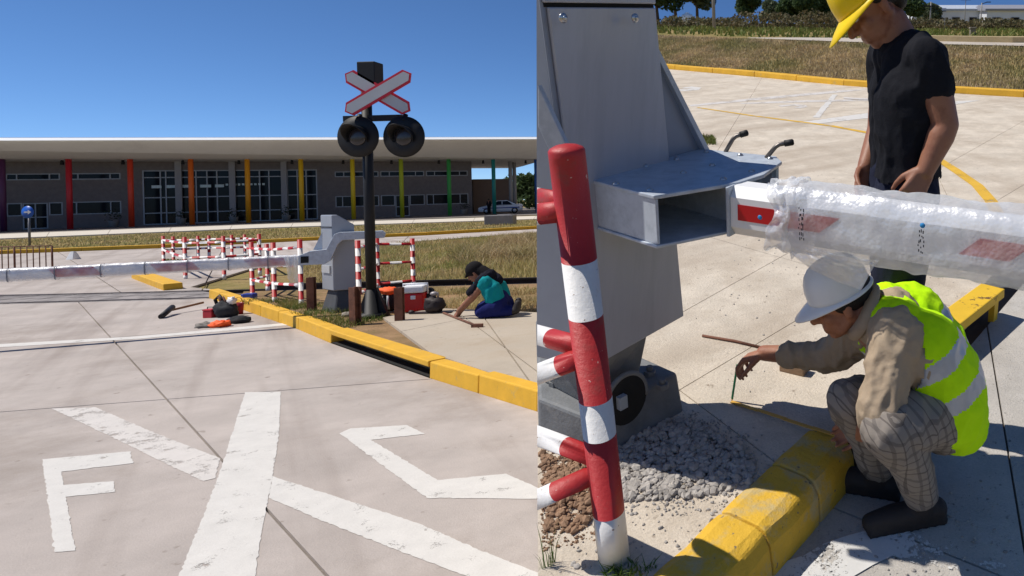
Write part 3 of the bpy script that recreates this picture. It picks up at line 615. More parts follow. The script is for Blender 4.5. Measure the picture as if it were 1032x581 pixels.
# ---------------- rusty posts, cooler, packs
def rpost(px0, px1, yt, yb, label):
    p = vg((px0+px1)/2, yb)-Z3*.02; h = hgt((px0+px1)/2, yt, p); wd = (px1-px0)/700*p.y; m = MB(); c = wd/2; ang = random.uniform(-.3, .3); X = V((math.cos(ang), math.sin(ang), 0)); Y = V((-X.y, X.x, 0))
    poly = [(-c, -c), (c, -c), (c, -c*.75), (.12*c, -c*.75), (.12*c, c*.75), (c, c*.75), (c, c), (-c, c), (-c, c*.75), (-.12*c, c*.75), (-.12*c, -c*.75), (-c, -c*.75)]
    m.prism([p+X*x+Y*y-Z3*.05 for x, y in poly], Z3*(h-p.z+.05)); tag(m.build('steel_post', M_RUST, None, 'L', p), label, 'post', 'rusty posts on the verge')
rpost(311, 317.5, 279.7, 312, 'rusty rail post left of the grey cabinet'); rpost(354.5, 362, 289.5, 326, 'rusty rail post just left of the black signal pole'); rpost(399.3, 406.7, 290, 324, 'rusty rail post just left of the red cooler')
cp = vg(416.5, 314.5); co = thing('cooler_box', 'red cooler box with white lid on the pavement', 'cooler', cp); yaw = V((.97, .24, 0)); yy = V((-.24, .97, 0))
m = MB(); m.box(cp+Z3*.12+yy*.13, (.26, .24, .24), (yaw, yy, Z3)); m.build('body', pm('cooler_red', srgb(206, 30, 28), .35, 0, .05), co, bevel=.02)
m = MB(); m.box(cp+Z3*.295+yy*.13, (.275, .255, .10), (yaw, yy, Z3)); m.build('lid', pm('cooler_white', srgb(236, 236, 238), .4, 0, .03), co, bevel=.025)
m = MB(); m.tube([cp+yy*.13+yaw*s*.15+Z3*z for s, z in ((-1, .22), (-1, .36), (1, .36), (1, .22))], .012, 8); m.build('handle', pm('cooler_white', srgb(236, 236, 238)), co)
m = MB(); m.box(cp+Z3*.19+yy*.005, (.06, .02, .05), (yaw, yy, Z3)); m.build('latch', pm('cooler_white', srgb(236, 236, 238)), co, bevel=.005)
def lump(m, c, r, amp=.25, rs=0, mi=0, nu=18, nv=12, flat=None):
    o = len(m.v); m.ball(c, r, None, nu, nv, mi)
    for i in range(o, len(m.v)):
        d = m.v[i]-V(c); k_ = 1+amp*noise.noise(V((d.x*8/ max(r), d.y*8/max(r), d.z*8/max(r)))*.35+V((rs, rs, rs))); m.v[i] = V(c)+d*k_
        if flat is not None and m.v[i].z < flat: m.v[i].z = flat
    return m
bk = vg(390, 314.5); bo = thing('backpack', 'dark backpack topped with an orange vest beside the signal pole', 'backpack', bk)
m = lump(MB(), bk+Z3*.14+V((0, .08, 0)), (.11, .1, .15), .25, 3, flat=bk.z-.005); m.build('pack', M_BAG, bo)
m = lump(MB(), bk+Z3*.27+V((0, .06, 0)), (.12, .1, .055), .4, 5); m.build('vest', M_ORANGE, bo)
m = MB()
for s in (-.04, .045): m.tube([bk+V((s, -.035, .04)), bk+V((s, -.055, .12)), bk+V((s*.9, -.04, .22))], .014, 8)
m.build('strap', pm('reflective_grey', srgb(190, 192, 196), .4), bo)
b2 = vg(427.5, 312.5); m = lump(MB(), b2+Z3*.13+V((0, .12, 0)), (.09, .12, .14), .3, 8, flat=b2.z-.005); tag(m.build('bag', M_BAG, None, 'L', b2), 'soft black bag behind the red cooler', 'bag')
m = lump(MB(), vg(349, 318)+Z3*.0, (.06, .05, .045), .4, 2); tag(m.build('rock', pm('rock_grey', srgb(150, 140, 128), .9, 0, .15, 8, .5), None, 'L', vg(349, 318)-Z3*.03), 'small pale rock at the foot of the grey plinth', 'rock')
# rail working machine and bar before the kneeling worker
mc = vg(436, 317); mt = thing('rail_drill', 'dark hand machine with pale handle before the kneeling worker', 'machine', mc)
m = lump(MB(), mc+V((0, .05, .11)), (.14, .1, .11), .3, 4, flat=mc.z); m.build('motor', pm('machine_dark', srgb(46, 38, 38), .6, .2, .2, 20), mt)
m = MB(); m.tube([mc+V((-.02, .05, .2)), mc+V((-.03, .05, .27)), mc+V((.05, .05, .27)), mc+V((.05, .05, .2))], .012, 8); m.ball(mc+V((0, .05, .26)), (.05, .04, .03)); m.build('handle', pm('pale_metal', srgb(150, 144, 144), .5, .3), mt)
m = MB(); m.box(mc+V((-.02, .0, .012)), (.52, .07, .03)); m.ball(mc+V((-.28, .01, .03)), (.04, .03, .03)); m.build('base_bar', pm('machine_dark', srgb(46, 38, 38)), mt)
pa, pb2 = vg(447, 317.5), vg(481, 331); m = MB(); m.tube([pa+Z3*.025, pb2+Z3*.025], .014, 8); m.box(pb2+Z3*.03, (.12, .05, .04)); tag(m.build('track_bar', M_RUST, None, 'L', pb2), 'thin steel bar with clamp end lying before the kneeling worker', 'tool')
# ---------------- tools lying on the road
def rg(px, py): return Lg(px, py, 0)
def flatlump(name, px, py, r, mat, label, cat, amp=.35, rs=1, lift=.0):
    p = rg(px, py); m = lump(MB(), p+Z3*(r[2]*.7+lift), r, amp, rs, flat=.0+lift); return tag(m.build(name, mat, None, 'L', p), label, cat)
t = thing('sledge_hammer', 'long handled hammer with black head lying on the road', 'hammer', rg(168, 320))
m = MB(); m.tube([rg(168, 318)+Z3*.06, rg(205, 311.5)+Z3*.1], .017, 8); m.build('handle', pm('wood_handle', srgb(128, 92, 66)), t)
m = MB(); m.tube([rg(162.5, 321.5)+Z3*.03, rg(174, 317)+Z3*.11], .038, 10); m.build('head', M_BLK, t)
t = thing('toolbox', 'small red toolbox beside the black tool bag', 'toolbox', rg(208, 321)); p = rg(208, 321)
m = MB(); m.box(p+V((0, .07, .05)), (.13, .12, .10)); m.build('body', pm('toolbox_red', srgb(196, 52, 58), .5), t, bevel=.008); m = MB(); m.box(p+V((0, .07, .113)), (.135, .125, .022)); m.build('lid', pm('toolbox_red', srgb(196, 52, 58)), t, bevel=.006)
m = MB(); m.tube([p+V((-.04, .07, .12)), p+V((-.04, .07, .15)), p+V((.04, .07, .15)), p+V((.04, .07, .12))], .007, 6); m.build('handle', M_BLK, t)
t = thing('tool_bag', 'open black tool bag stuffed with tools on the road', 'bag', rg(221, 321)); p = rg(221, 321)
m = lump(MB(), p+V((0, .12, .1)), (.16, .12, .13), .35, 12, flat=.0); m.build('bag', pm('bag_black', srgb(34, 36, 42), .8, 0, .3, 20, .5), t)
m = MB(); m.tube([p+V((-.13, .15, .12)), p+V((-.17, .14, .25)), p+V((-.1, .13, .31)), p+V((.0, .12, .18))], .022, 8); m.build('hose', M_BLK, t)
m = lump(MB(), p+V((.09, .12, .23)), (.055, .05, .06), .5, 9); m.build('rag', M_WHT, t)
for s in (-.02, .05): m = MB(); m.tube([p+V((s, .1, .15)), p+V((s-.07, .1, .3))], .013, 6); m.build('tool_handle', M_RUST, t)
t = thing('bucket', 'dark red bucket behind the tools near the kerb', 'bucket', rg(235, 318)); p = rg(235, 318)
m = MB(); m._lathe(p+V((0, .1, 0)), Z3, *perp(Z3), [(0, .001), (.0, .055), (.17, .07), (.17, .062), (.02, .05), (.02, .001)], 18, 0); m.build('body', pm('bucket_red', srgb(150, 30, 40), .5), t)
m = MB(); m.tube([p+V((-.068, .1, .16)), p+V((-.05, .1, .23)), p+V((0, .1, .255)), p+V((.05, .1, .23)), p+V((.068, .1, .16))], .006, 6); m.build('handle', M_YEL, t)
flatlump('sack', 241, 325.5, (.15, .1, .055), M_BAG, 'flat black sack at the right end of the tool heap', 'bag', .4, 6)
flatlump('orange_vest', 222, 329.5, (.11, .1, .05), M_ORANGE, 'crumpled orange safety vest on the road before the tool bag', 'vest', .6, 14)
flatlump('rag', 207, 330, (.12, .09, .04), pm('grey_rag', srgb(128, 122, 116), .9, 0, .2, 20), 'crumpled grey rag left of the orange vest', 'rag', .6, 17)
t = thing('blue_container', 'blue plastic canister lying behind the kerb by the fence', 'canister', Lg(249.5, 301.5, .13)); p = Lg(249.5, 301.5, .13)
m = MB(); m.box(p+V((0, .05, .04)), (.18, .1, .085)); m.build('body', pm('blue_plastic', srgb(28, 56, 150), .4), t, bevel=.015); m = MB(); m.tube([p+V((-.09, .05, .05)), p+V((-.13, .05, .05))], .022, 10); m.build('cap', pm('blue_plastic', srgb(28, 56, 150)), t)
# ---------------- steel railing, blue sign, small board, concrete block
pr = [Lg(x, 276+(53-x)*.02) for x in (-60, -30, 0, 27, 53)]; t = thing('steel_railing', 'low dark steel bar railing at the left edge', 'railing', pr[-1]); hr = .72
for a_, b_ in zip(pr[:-1], pr[1:]):
    for z_ in (hr, .06): m = MB(); m.tube([a_+Z3*z_, b_+Z3*z_], .014, 6); m.build('rail', M_RUST, t)
for k in range(19): p = lerp(pr[0], pr[-1], k/18); m = MB(); m.tube([p+Z3*(-.03 if k % 6 == 0 else .06), p+Z3*(hr-.0)], .012 if k % 6 else .022, 6); m.build('post' if k % 6 == 0 else 'bar', M_RUST, t)
sp_ = Lg(30, 248.5); t = thing('direction_sign', 'round blue sign with white right arrow on a thin post', 'sign', sp_); hz = hgt(29, 214, sp_)
m = MB(); m.tube([sp_-Z3*.05, V((sp_.x, sp_.y, hz-.2))], .045, 8); m.build('post', pm('post_grey', srgb(120, 120, 124), .5, .4), t)
fd = V((0, -1, 0)); c = V((sp_.x, sp_.y, hz)); fx = V((-fd.y, fd.x, 0)); fx = -fx if fx.x < 0 else fx
m = MB(); m.lathe(c, fd, [(.045, .001), (.046, .29), (.06, .29), (.061, .001)], 28); sgn = m.build('disc', pm('sign_blue', srgb(30, 92, 190), .4, 0, .03), t)
m = MB(); m.prism([c+fd*.064+fx*x+Z3*y for x, y in ((-.16, -.035), (.02, -.035), (.02, -.11), (.18, 0), (.02, .11), (.02, .035), (-.16, .035))], fd*.004); m.build('arrow', M_WHT, sgn)
p = Lg(74, 261.5); t = thing('folding_board', 'small white folding board standing on the far road', 'board', p)
for s in (-1, 1): m = MB(); m.prism([p+V((x, s*.12, 0)) for x in (-.12, .12)]+[p+V((.05, s*.02, .26)), p+V((-.05, s*.02, .26))], V((0, .02*s, 0))); m.build('panel', pm('board_white', srgb(214, 214, 214)), t)
p = Lg(502, 226.3); m = MB(); m.box(p+Z3*.28+V((0, .4, 0)), (1.85, .8, .62), (V((.995, .1, 0)), V((-.1, .995, 0)), Z3)); m.box(p+Z3*.6+V((0.3, .4, 0)), (.9, .5, .08), (V((.995, .1, 0)), V((-.1, .995, 0)), Z3))
tag(m.build('concrete_block', pm('block_grey', srgb(128, 126, 128), .9, 0, .15, 2, .4, 20), None, 'L', p, bevel=.03), 'low grey concrete block on the lawn before the parked car', 'block')
# ---------------- parked car
cz = Lg(505, 215.4, 0); cz.z = 0
car = thing('parked_car', 'white and blue sedan parked under the canopy end', 'car', cz)
cx_ = V((.93, .36, 0)); cy_ = V((-.36, .93, 0)); S = 1.08
def cp_(x, y, z): return cz+(cx_*x+cy_*y)*S+Z3*z*S
M_CARW = pm('car_paint_white', srgb(206, 214, 226), .25, 0, .02, 2, 0, coat=.6); M_CARB = pm('car_paint_blue', srgb(40, 70, 140), .25, 0, .02, 2, 0, coat=.6)
sect = [(-2.25, .32, .62, .62), (-2.15, .25, .72, .74), (-1.5, .2, .86, .83), (-.95, .2, .94, .85), (0, .18, .96, .86), (1.0, .2, .98, .86), (1.7, .22, 1.0, .84), (2.15, .28, .96, .76), (2.25, .4, .8, .66)]
m = MB(); n_ = 12; vs_ = []
for x, zb, zt_, hw in sect:
    prof = [(-.9, zb), (-1, zb+.12), (-1.0, (zb+zt_)/2), (-.97, zt_-.14), (-.86, zt_), (-.4, zt_+.03), (.4, zt_+.03), (.86, zt_), (.97, zt_-.14), (1, (zb+zt_)/2), (1, zb+.12), (.9, zb)]
    vs_ += [cp_(x, y*hw, z) for y, z in prof]
fs = [(i*n_+j, i*n_+(j+1) % n_, (i+1)*n_+(j+1) % n_, (i+1)*n_+j) for i in range(len(sect)-1) for j in range(n_)]+[tuple(range(n_)), tuple(range((len(sect)-1)*n_, len(sect)*n_))]
m.add(vs_, fs, 0, True); body = m.build('body', M_CARW, car)
cabs = [(-1.05, .95, .80), (-.35, 1.42, .62), (.65, 1.44, .62), (1.55, 1.0, .78)]
m = MB(); vs_ = []
for x, z, hw in cabs: vs_ += [cp_(x, -hw, z), cp_(x, hw, z), cp_(x, hw+.02, .93), cp_(x, -hw-.02, .93)]
m.add(vs_, [(i*4+j, i*4+(j+1) % 4, (i+1)*4+(j+1) % 4, (i+1)*4+j) for i in range(3) for j in range(4)]+[(0, 1, 2, 3), (12, 13, 14, 15)], 0, False); m.build('cabin', M_CARW, car, bevel=.05)
for (x0, x1, x2, x3) in ((-.82, .1, .1, -.3), (.2, 1.2, .72, .2)):
    m = MB(); q = [cp_(x0, -.80, .97), cp_(x1, -.80, .97), cp_(x2, -.66, 1.36), cp_(x3, -.66, 1.36)]; m.prism([p_-cy_*.03 for p_ in q], -cy_*.01); m.build('window', M_GLASS, car)
m = MB(); m.prism([cp_(-1.02, -.68, .99), cp_(-1.02, .68, .99), cp_(-.42, .52, 1.38), cp_(-.42, -.52, 1.38)], -cx_*.03+Z3*.02); m.build('windscreen', M_GLASS, car)
m = MB(); m.prism([cp_(1.53, -.68, 1.03), cp_(1.53, .68, 1.03), cp_(.74, .54, 1.40), cp_(.74, -.54, 1.40)], cx_*.03+Z3*.02); m.build('rear_window', M_GLASS, car)
m = MB(); m.prism([cp_(-1.8, -.90, .58), cp_(1.9, -.90, .58), cp_(1.9, -.90, .72), cp_(-1.8, -.90, .66)], -cy_*.01); m.build('stripe', M_CARB, car)
for x in (-1.4, 1.4):
    for y in (-.78, .78):
        m = MB(); c = cp_(x, y, .32); m.lathe(c-cy_*.12, cy_, [(0, .2), (.0001, .33), (.03, .35), (.21, .35), (.24, .33), (.2401, .2)], 24); wl = m.build('wheel', pm('tyre_black', srgb(26, 26, 28), .85), car)
        m = MB(); m.lathe(c-cy_*.13 if y < 0 else c+cy_*.1, cy_, [(0, .05), (.001, .2), (.02, .21), (.03, .001)], 16); m.build('rim', pm('rim_silver', srgb(170, 172, 176), .35, .7), wl)
for y in (-.6, .6): m = MB(); m.ball(cp_(-2.16, y, .62), (.1, .16, .08), (cx_, cy_, Z3), 12, 8); m.build('headlight', pm('lamp_glass', srgb(220, 224, 230), .1), car)
for y in (-.62, .62): m = MB(); m.ball(cp_(2.2, y, .72), (.07, .15, .09), (cx_, cy_, Z3), 12, 8); m.build('tail_light', pm('tail_red', srgb(170, 24, 24), .2), car)
# ================================================================== THE FORECOURT ON THE SLOPE (right)
RZ = -.13                                              # road level beside the kerb (slope frame)
M_FC = pm('forecourt_concrete', srgb(206, 194, 177), .9, 0, .13, 5, .6, 90, .25, col2=srgb(184, 170, 152), c2scale=2.4, c2lo=.45, c2hi=.68, col3=srgb(150, 136, 120), c3scale=30, c3lo=.64, c3hi=.76, grain=.12, smear=(math.radians(40), srgb(168, 152, 134)))
M_FC2 = pm('far_forecourt_concrete', srgb(186, 176, 164), .9, 0, .08, .8, .3, 60, .25, col2=srgb(166, 155, 142), c2scale=.5, c2lo=.48, c2hi=.72)
M_RD = pm('kerbside_road_concrete', srgb(180, 174, 166), .9, 0, .14, 4, .5, 120, .25, col2=srgb(190, 186, 180), c2scale=2.2, c2lo=.54, c2hi=.7, col3=srgb(110, 104, 98), c3scale=45, c3lo=.64, c3hi=.74, grain=.12)
K1, K2 = Rg(712, 566), Rg(832, 446); kd = (K2-K1).normalized(); kn = V((kd.y, -kd.x, 0))       # kerb top inner line, kn towards the road
# profile of the slope: a forecourt, a grass bank behind the far kerb, a plateau and falling fields
FK = [Rg(560, 60), Rg(680, 70.5), Rg(760, 77.5), Rg(850, 86.5), Rg(940, 93), Rg(1032, 98.5), Rg(1200, 107)]
def interp(x, xs, ys): return float(np.interp(x, xs, ys))
fkx = [p.x for p in FK]; fky = [p.y for p in FK]
def kerb_y(x): return np.interp(x, fkx, fky)
def hill(x, y):
    d = y-kerb_y(x)
    z = np.interp(d, [0, .3, 5.5, 8, 14, 30, 60, 110], [0, .05, .56, .58, .54, .35, 0, -.7])
    return z
X0a = Rg(541, 560).x
def edge_x(y):                                         # left edge of the slope
    return np.where(y < 3.1, 0, 0)
ys = [.35, .8, 1.2, 1.6, 2.0, 2.4, 2.8, 3.1]
def bx(px, y, z=0.):                                   # x of pixel column px at depth y on the slope
    a = Rd(px, 300, y); return a.x
def left_px(y): return 541 if y <= 3.1 else min(541+(y-3.1)*30, 612)
yy_ = ys+[3.6, 4.2, 5, 6, 8, 10, 12]+list(np.arange(13, 34, .7))+[36, 40, 46, 54, 64, 78, 95, 115, 135]
# image column px=const: x is linear in depth and height, so solve for it exactly
def colx(px, y, z):
    # camera-space: px = PPX + f*x/zc,  zc = y*cos(TH) + (HR-z)*sin(TH)
    return (px-PPX)/FPX*(y*math.cos(TH)+(HR-z)*math.sin(TH))
rows = []; NC = 44
def hz(x, y): return float(hill(np.array(x), np.array(y)))
for y in yy_:
    z = 0.; xl = colx(left_px(y), y, 0.)
    for _ in range(3): xl = colx(left_px(y), y, hz(xl, y))
    xr = max(8, colx(1250, y, 0))
    rows.append([V((xl+(xr-xl)*(j/NC)**1.0, y, 0)) for j in range(NC+1)])
m = MB(); n1 = NC+1; vs_ = []
for r_ in rows: vs_ += [V((p.x, p.y, hz(p.x, p.y)-.035)) for p in r_]
fs = []; mi = []
for i in range(len(rows)-1):
    for j in range(NC):
        fs.append((i*n1+j, i*n1+j+1, (i+1)*n1+j+1, (i+1)*n1+j))
# cut the road trench out of the near part: cells on the road side of the kerb sit lower
for k, p in enumerate(vs_):
    if p.y < 6.1: p.z = RZ-.035
for k, f_ in enumerate(fs):
    c = sum((vs_[q] for q in f_), V((0, 0, 0)))/4; m.add([], []); m.f.append(list(f_)); m.m.append(1 if c.y > kerb_y(c.x)+.1 else 0); m.s.append(True)
m.v = list(vs_)
# sides and back: retaining walls down to the street level
def down(p):                                           # straight down in the picture plane of the camera until below the street
    wp = MR @ p; dn_ = -(RC.col[1]); t_ = (wp.z+.3)/-dn_.z; q = wp+dn_*max(t_, 0.02); return MR.inverted() @ q
def skirt(idx):
    o = len(m.v); n_ = len(idx)
    for i in idx: m.v.append(m.v[i].copy())
    for i in idx: m.v.append(down(m.v[i]))
    for k in range(n_-1): m.f.append([o+k, o+k+1, o+n_+k+1, o+n_+k]); m.m.append(2); m.s.append(False)
skirt([i*n1 for i in range(len(rows))]); skirt([i*n1+NC for i in range(len(rows))]); skirt(list(range((len(rows)-1)*n1, len(rows)*n1))); skirt(list(range(n1)))
slope = struct(m.build('sloping_terrain', [M_JOINT, M_GRASSG, pm('retaining_concrete', srgb(150, 144, 136), .9, 0, .12, 1, .2)], None, 'R'))
# concrete slabs on top of the terrain
def poly2(pts, z): return [V((p[0], p[1], z)) for p in pts]
lx = lambda y: colx(541, y, 0)
kin = lambda t, o=0.: K1+kd*t+kn*o
far_edge = [V((x, float(kerb_y(x))-.02, 0)) for x in np.linspace(9.0, colx(612, 20, 0), 16)]
plaza = [V((lx(.9)+.003, .9, 0)), kin(-.36), kin(3.2), V((kin(3.2).x+6, kin(3.2).y+.3, 0)), V((9.2, 9, 0))]+far_edge+[V((colx(612, 6, 0), 6, 0)), V((colx(556, 3.6, 0), 3.6, 0)), V((lx(3.1)+.003, 3.1, 0))]
jl = [(Rg(675, 322), Rg(800, 252)), (Rg(640, 420), Rg(905, 262)), (Rg(560, 300), Rg(720, 420)), (Rg(690, 232), Rg(1032, 330)), (Rg(660, 160), Rg(1032, 216)), (Rg(690, 140), Rg(905, 118)), (Rg(690, 108), Rg(1032, 150)), (Rg(760, 92), Rg(700, 190)), (Rg(905, 96), Rg(1000, 290))]
m0 = MB(); m0.add([p-V((0, 0, .015)) for p in plaza], [tuple(range(len(plaza)))]); fore = struct(m0.build('forecourt', M_JOINT, None, 'R'))
slabs(fore, plaza, jl, M_FC, .16, .0022)
rdp = [kin(-.36, .10)+V((0, 0, RZ)), V((6.5, .6, RZ)), V((7.5, 3.6, RZ)), kin(3.2, .10)+V((0, 0, RZ))]
m0 = MB(); m0.add([p-V((0, 0, .012)) for p in rdp], [tuple(range(4))]); rr_o = struct(m0.build('kerbside_road', M_JOINT, None, 'R'))
slabs(rr_o, rdp, [(Rg(860, 520, RZ), Rg(1032, 590, RZ)), (Rg(990, 300, RZ), Rg(1040, 600, RZ))], M_RD, .02, .004)
def rmark(name, pix, mat, root, z=.003): q = rough_edge([Rg(x, y, z) for x, y in pix], .06, .006); m = MB(); m.add(q, [tuple(range(len(q)))]); return m.build(name, mat, root)
M_YL = pm('worn_yellow_paint', srgb(214, 170, 62), .8, 0, .1, 5, .2, 60, .3, worn=.98)
M_WR = pm('road_white_stain', srgb(206, 204, 200), .85, 0, .08, 6, .2, 60, .3, worn=.93)
rmark('painted_line', [(765, 581), (830, 548), (900, 530), (1032, 575), (1032, 590), (900, 560), (840, 590)], M_WR, rr_o, RZ+.004)
rmark('painted_line', [(805, 123.5), (878, 113.5), (965, 102), (988, 101.2), (900, 116.5), (818, 125.5)], M_PAINTW, fore)
rmark('painted_line', [(819, 118.5), (839, 95.5), (844, 95.5), (826, 118.8)], M_PAINTW, fore)
rmark('painted_line', [(694, 106), (760, 99), (850, 91), (880, 90), (850, 93), (770, 100.5), (696, 107.5)], M_PAINTFADE, fore)
rmark('painted_line', [(745, 104), (800, 101.5), (880, 100), (880, 101.5), (800, 103.5), (748, 105)], M_PAINTFADE, fore)
rmark('painted_line', [(850, 98), (885, 100), (885, 101), (850, 99.6)], M_PAINTFADE, fore, .008)
rmark('painted_numeral', [(686, 89), (697, 87.3), (707, 88.5), (704, 90.8), (690, 92), (680, 91.2), (682, 90.2), (692, 90.3), (699, 89), (690, 89.4)], M_PAINTW, fore)
rmark('painted_numeral', [(784, 106.5), (800, 105), (812, 106), (814, 108), (806, 109.3), (800, 108.8), (806, 107.5), (800, 106.4), (788, 107.8)], M_PAINTFADE, fore)
yp = [(703, 108.5), (760, 117), (804, 122.6), (838, 127), (878, 134.5), (908, 143), (938, 156), (962, 171), (985, 187), (999, 203), (1006, 217)]
ypl = [Rg(*q, .004) for q in yp]; wd = [.05, .06, .07, .08, .09, .10, .10, .10, .10, .10, .10]; m = MB(); vs_ = []
for i, p in enumerate(ypl):
    d = (ypl[min(i+1, len(ypl)-1)]-ypl[max(i-1, 0)]).normalized(); n_ = V((-d.y, d.x, 0)); vs_ += [p+n_*wd[i]/2, p-n_*wd[i]/2]
m.add(vs_, [(2*i, 2*i+1, 2*i+3, 2*i+2) for i in range(len(ypl)-1)]); m.build('painted_line', M_YL, fore)
# kerbs
kr = kerb('kerb', [kin(-.34, .0), kin(.28, .0)], 'thick yellow kerb in the foreground beside the crouching worker', -1, .0, .0, 9., None, 'R')
for o in list(kr.children): bpy.data.objects.remove(o)
M_YELN = pm('kerb_yellow_near', srgb(216, 172, 56), .75, 0, .08, 8, .5, 70, .3, col2=srgb(190, 168, 116), c2scale=9, c2lo=.48, c2hi=.62, col3=srgb(126, 112, 92), c3scale=45, c3lo=.66, c3hi=.72)
for t0, t1 in ((-.34, .16), (.164, .42), (.424, .66)):
    m = MB(); n_ = 10
    pr_ = [(-.085, -.16), (.105, -.16), (.105, RZ+.03), (.098, -.03), (.08, .008), (.05, .02), (-.05, .018), (-.085, .004)]
    vs_ = []
    for i in range(n_+1):
        t_ = lerp(t0, t1, i/n_)
        for o_, z_ in pr_: q = kin(t_, o_)+V((0, 0, z_)); q += kn*.008*noise.noise(q*9)+V((0, 0, .006*noise.noise(q*11+V((3, 1, 2))))) if z_ > -.05 else V((0, 0, 0)); vs_.append(q)
    k_ = len(pr_); m.add(vs_, [(i*k_+j, i*k_+(j+1) % k_, (i+1)*k_+(j+1) % k_, (i+1)*k_+j) for i in range(n_) for j in range(k_)]+[tuple(range(k_)), tuple(range(n_*k_, n_*k_+k_))]); m.build('kerb_stone', M_YELN, kr, bevel=.008)
# yellow lintel further along (drain opening)
dl_ = thing('drain_lintel', 'worn yellow lintel on stub legs over a kerb drain behind the crouching worker', 'lintel', Rg(975, 318, RZ), 'R')
a, b = Rg(944, 330, .03), Rg(1000, 288, .03); d = (b-a).normalized(); n_ = V((d.y, -d.x, 0)); m = MB()
m.hexa([a-n_*.06+V((0, 0, -.05)), a+n_*.07+V((0, 0, -.05)), b+n_*.07+V((0, 0, -.05)), b-n_*.06+V((0, 0, -.05)), a-n_*.06, a+n_*.07, b+n_*.07, b-n_*.06]); m.build('beam', pm('worn_yellow_steel', srgb(222, 180, 52), .6, 0, .08, 6, .2, 40, .3, col2=srgb(112, 84, 52), c2scale=9, c2lo=.6, c2hi=.64), dl_, bevel=.006)
for t_ in (.12, .9): m = MB(); c = lerp(a, b, t_)+n_*.04; m.box(V((c.x, c.y, (RZ-.01-.022)/2)), (.05, .03, -RZ-.02), (d, n_, V((0, 0, 1)))); m.build('leg', pm('worn_yellow_steel', srgb(222, 180, 52)), dl_)
m = MB(); c = lerp(a, b, .5)-n_*.05; m.box(V((c.x, c.y, -.08)), ((b-a).length, .02, .09), (d, n_, V((0, 0, 1)))); m.build('back_wall', M_JOINT, dl_)
kerb('kerb', [FK[1]+(FK[0]-FK[1])*.55, FK[1], FK[2], FK[3], FK[4], FK[5], FK[6]], 'long yellow kerb along the foot of the dry grass bank', 1, .22, .11, 1.6, None, 'R')
# bank grass, plateau road, fields
zf = lambda x, y: hill(x, y)-.035
bk_poly = [(float(x), float(kerb_y(x))+.3) for x in np.linspace(colx(625, 21, 0), 9.5, 14)]; bk_poly += [(x, y+6.2) for x, y in bk_poly[::-1]]
v, f = blades(bk_poly, 60000, .10, .011, zf, rs=21); tag(npmesh('bank_grass', v, f, M_BLADEB, 'R'), 'mown dry brown grass covering the bank', 'grass', kind='stuff')
fl_poly = [(x, y+8.6) for x, y in bk_poly[:14]]; fl_poly += [(fl_poly[-1][0]+18, fl_poly[-1][1]+50), (colx(622, 75, 0), 75), (colx(622, 40, 0), 40)]
v, f = blades(fl_poly, 14000, .22, .04, zf, rs=22); tag(npmesh('field_grass', v, f, M_BLADEG, 'R'), 'green and straw field grass beyond the upper road', 'grass', kind='stuff')
pr_ = []
for x in np.linspace(-1.5, 12, 10): pr_.append(V((float(x), float(kerb_y(x))+6.6, .0)))
m = MB(); vs_ = []
for i, p in enumerate(pr_):
    wdt = .3+3.4*min(1, max(0, i/2.5)); 
    for s in (0, wdt): q = p+V((-.0, s, 0)); vs_.append(V((q.x, q.y, hz(q.x, q.y)+.03)))
m.add(vs_, [(2*i, 2*i+2, 2*i+3, 2*i+1) for i in range(len(pr_)-1)]); uroad = struct(m.build('upper_road', M_FC2, None, 'R'))
m = MB()
vs_ = []
for i, p in enumerate(pr_[3:]):
    q = p+V((0, 2.0, 0)); z_ = hz(q.x, q.y)
    vs_ += [V((q.x, q.y, z_+.02)), V((q.x, q.y, z_+.17)), V((q.x, q.y+.2, z_+.17)), V((q.x, q.y+1.6, z_+.14))]
m.add(vs_, [(4*i+k_, 4*i+4+k_, 4*i+5+k_, 4*i+1+k_) for i in range(len(pr_)-4) for k_ in range(3)]); struct(m.build('upper_kerb', pm('dull_kerb', srgb(176, 156, 118)), None, 'R'))
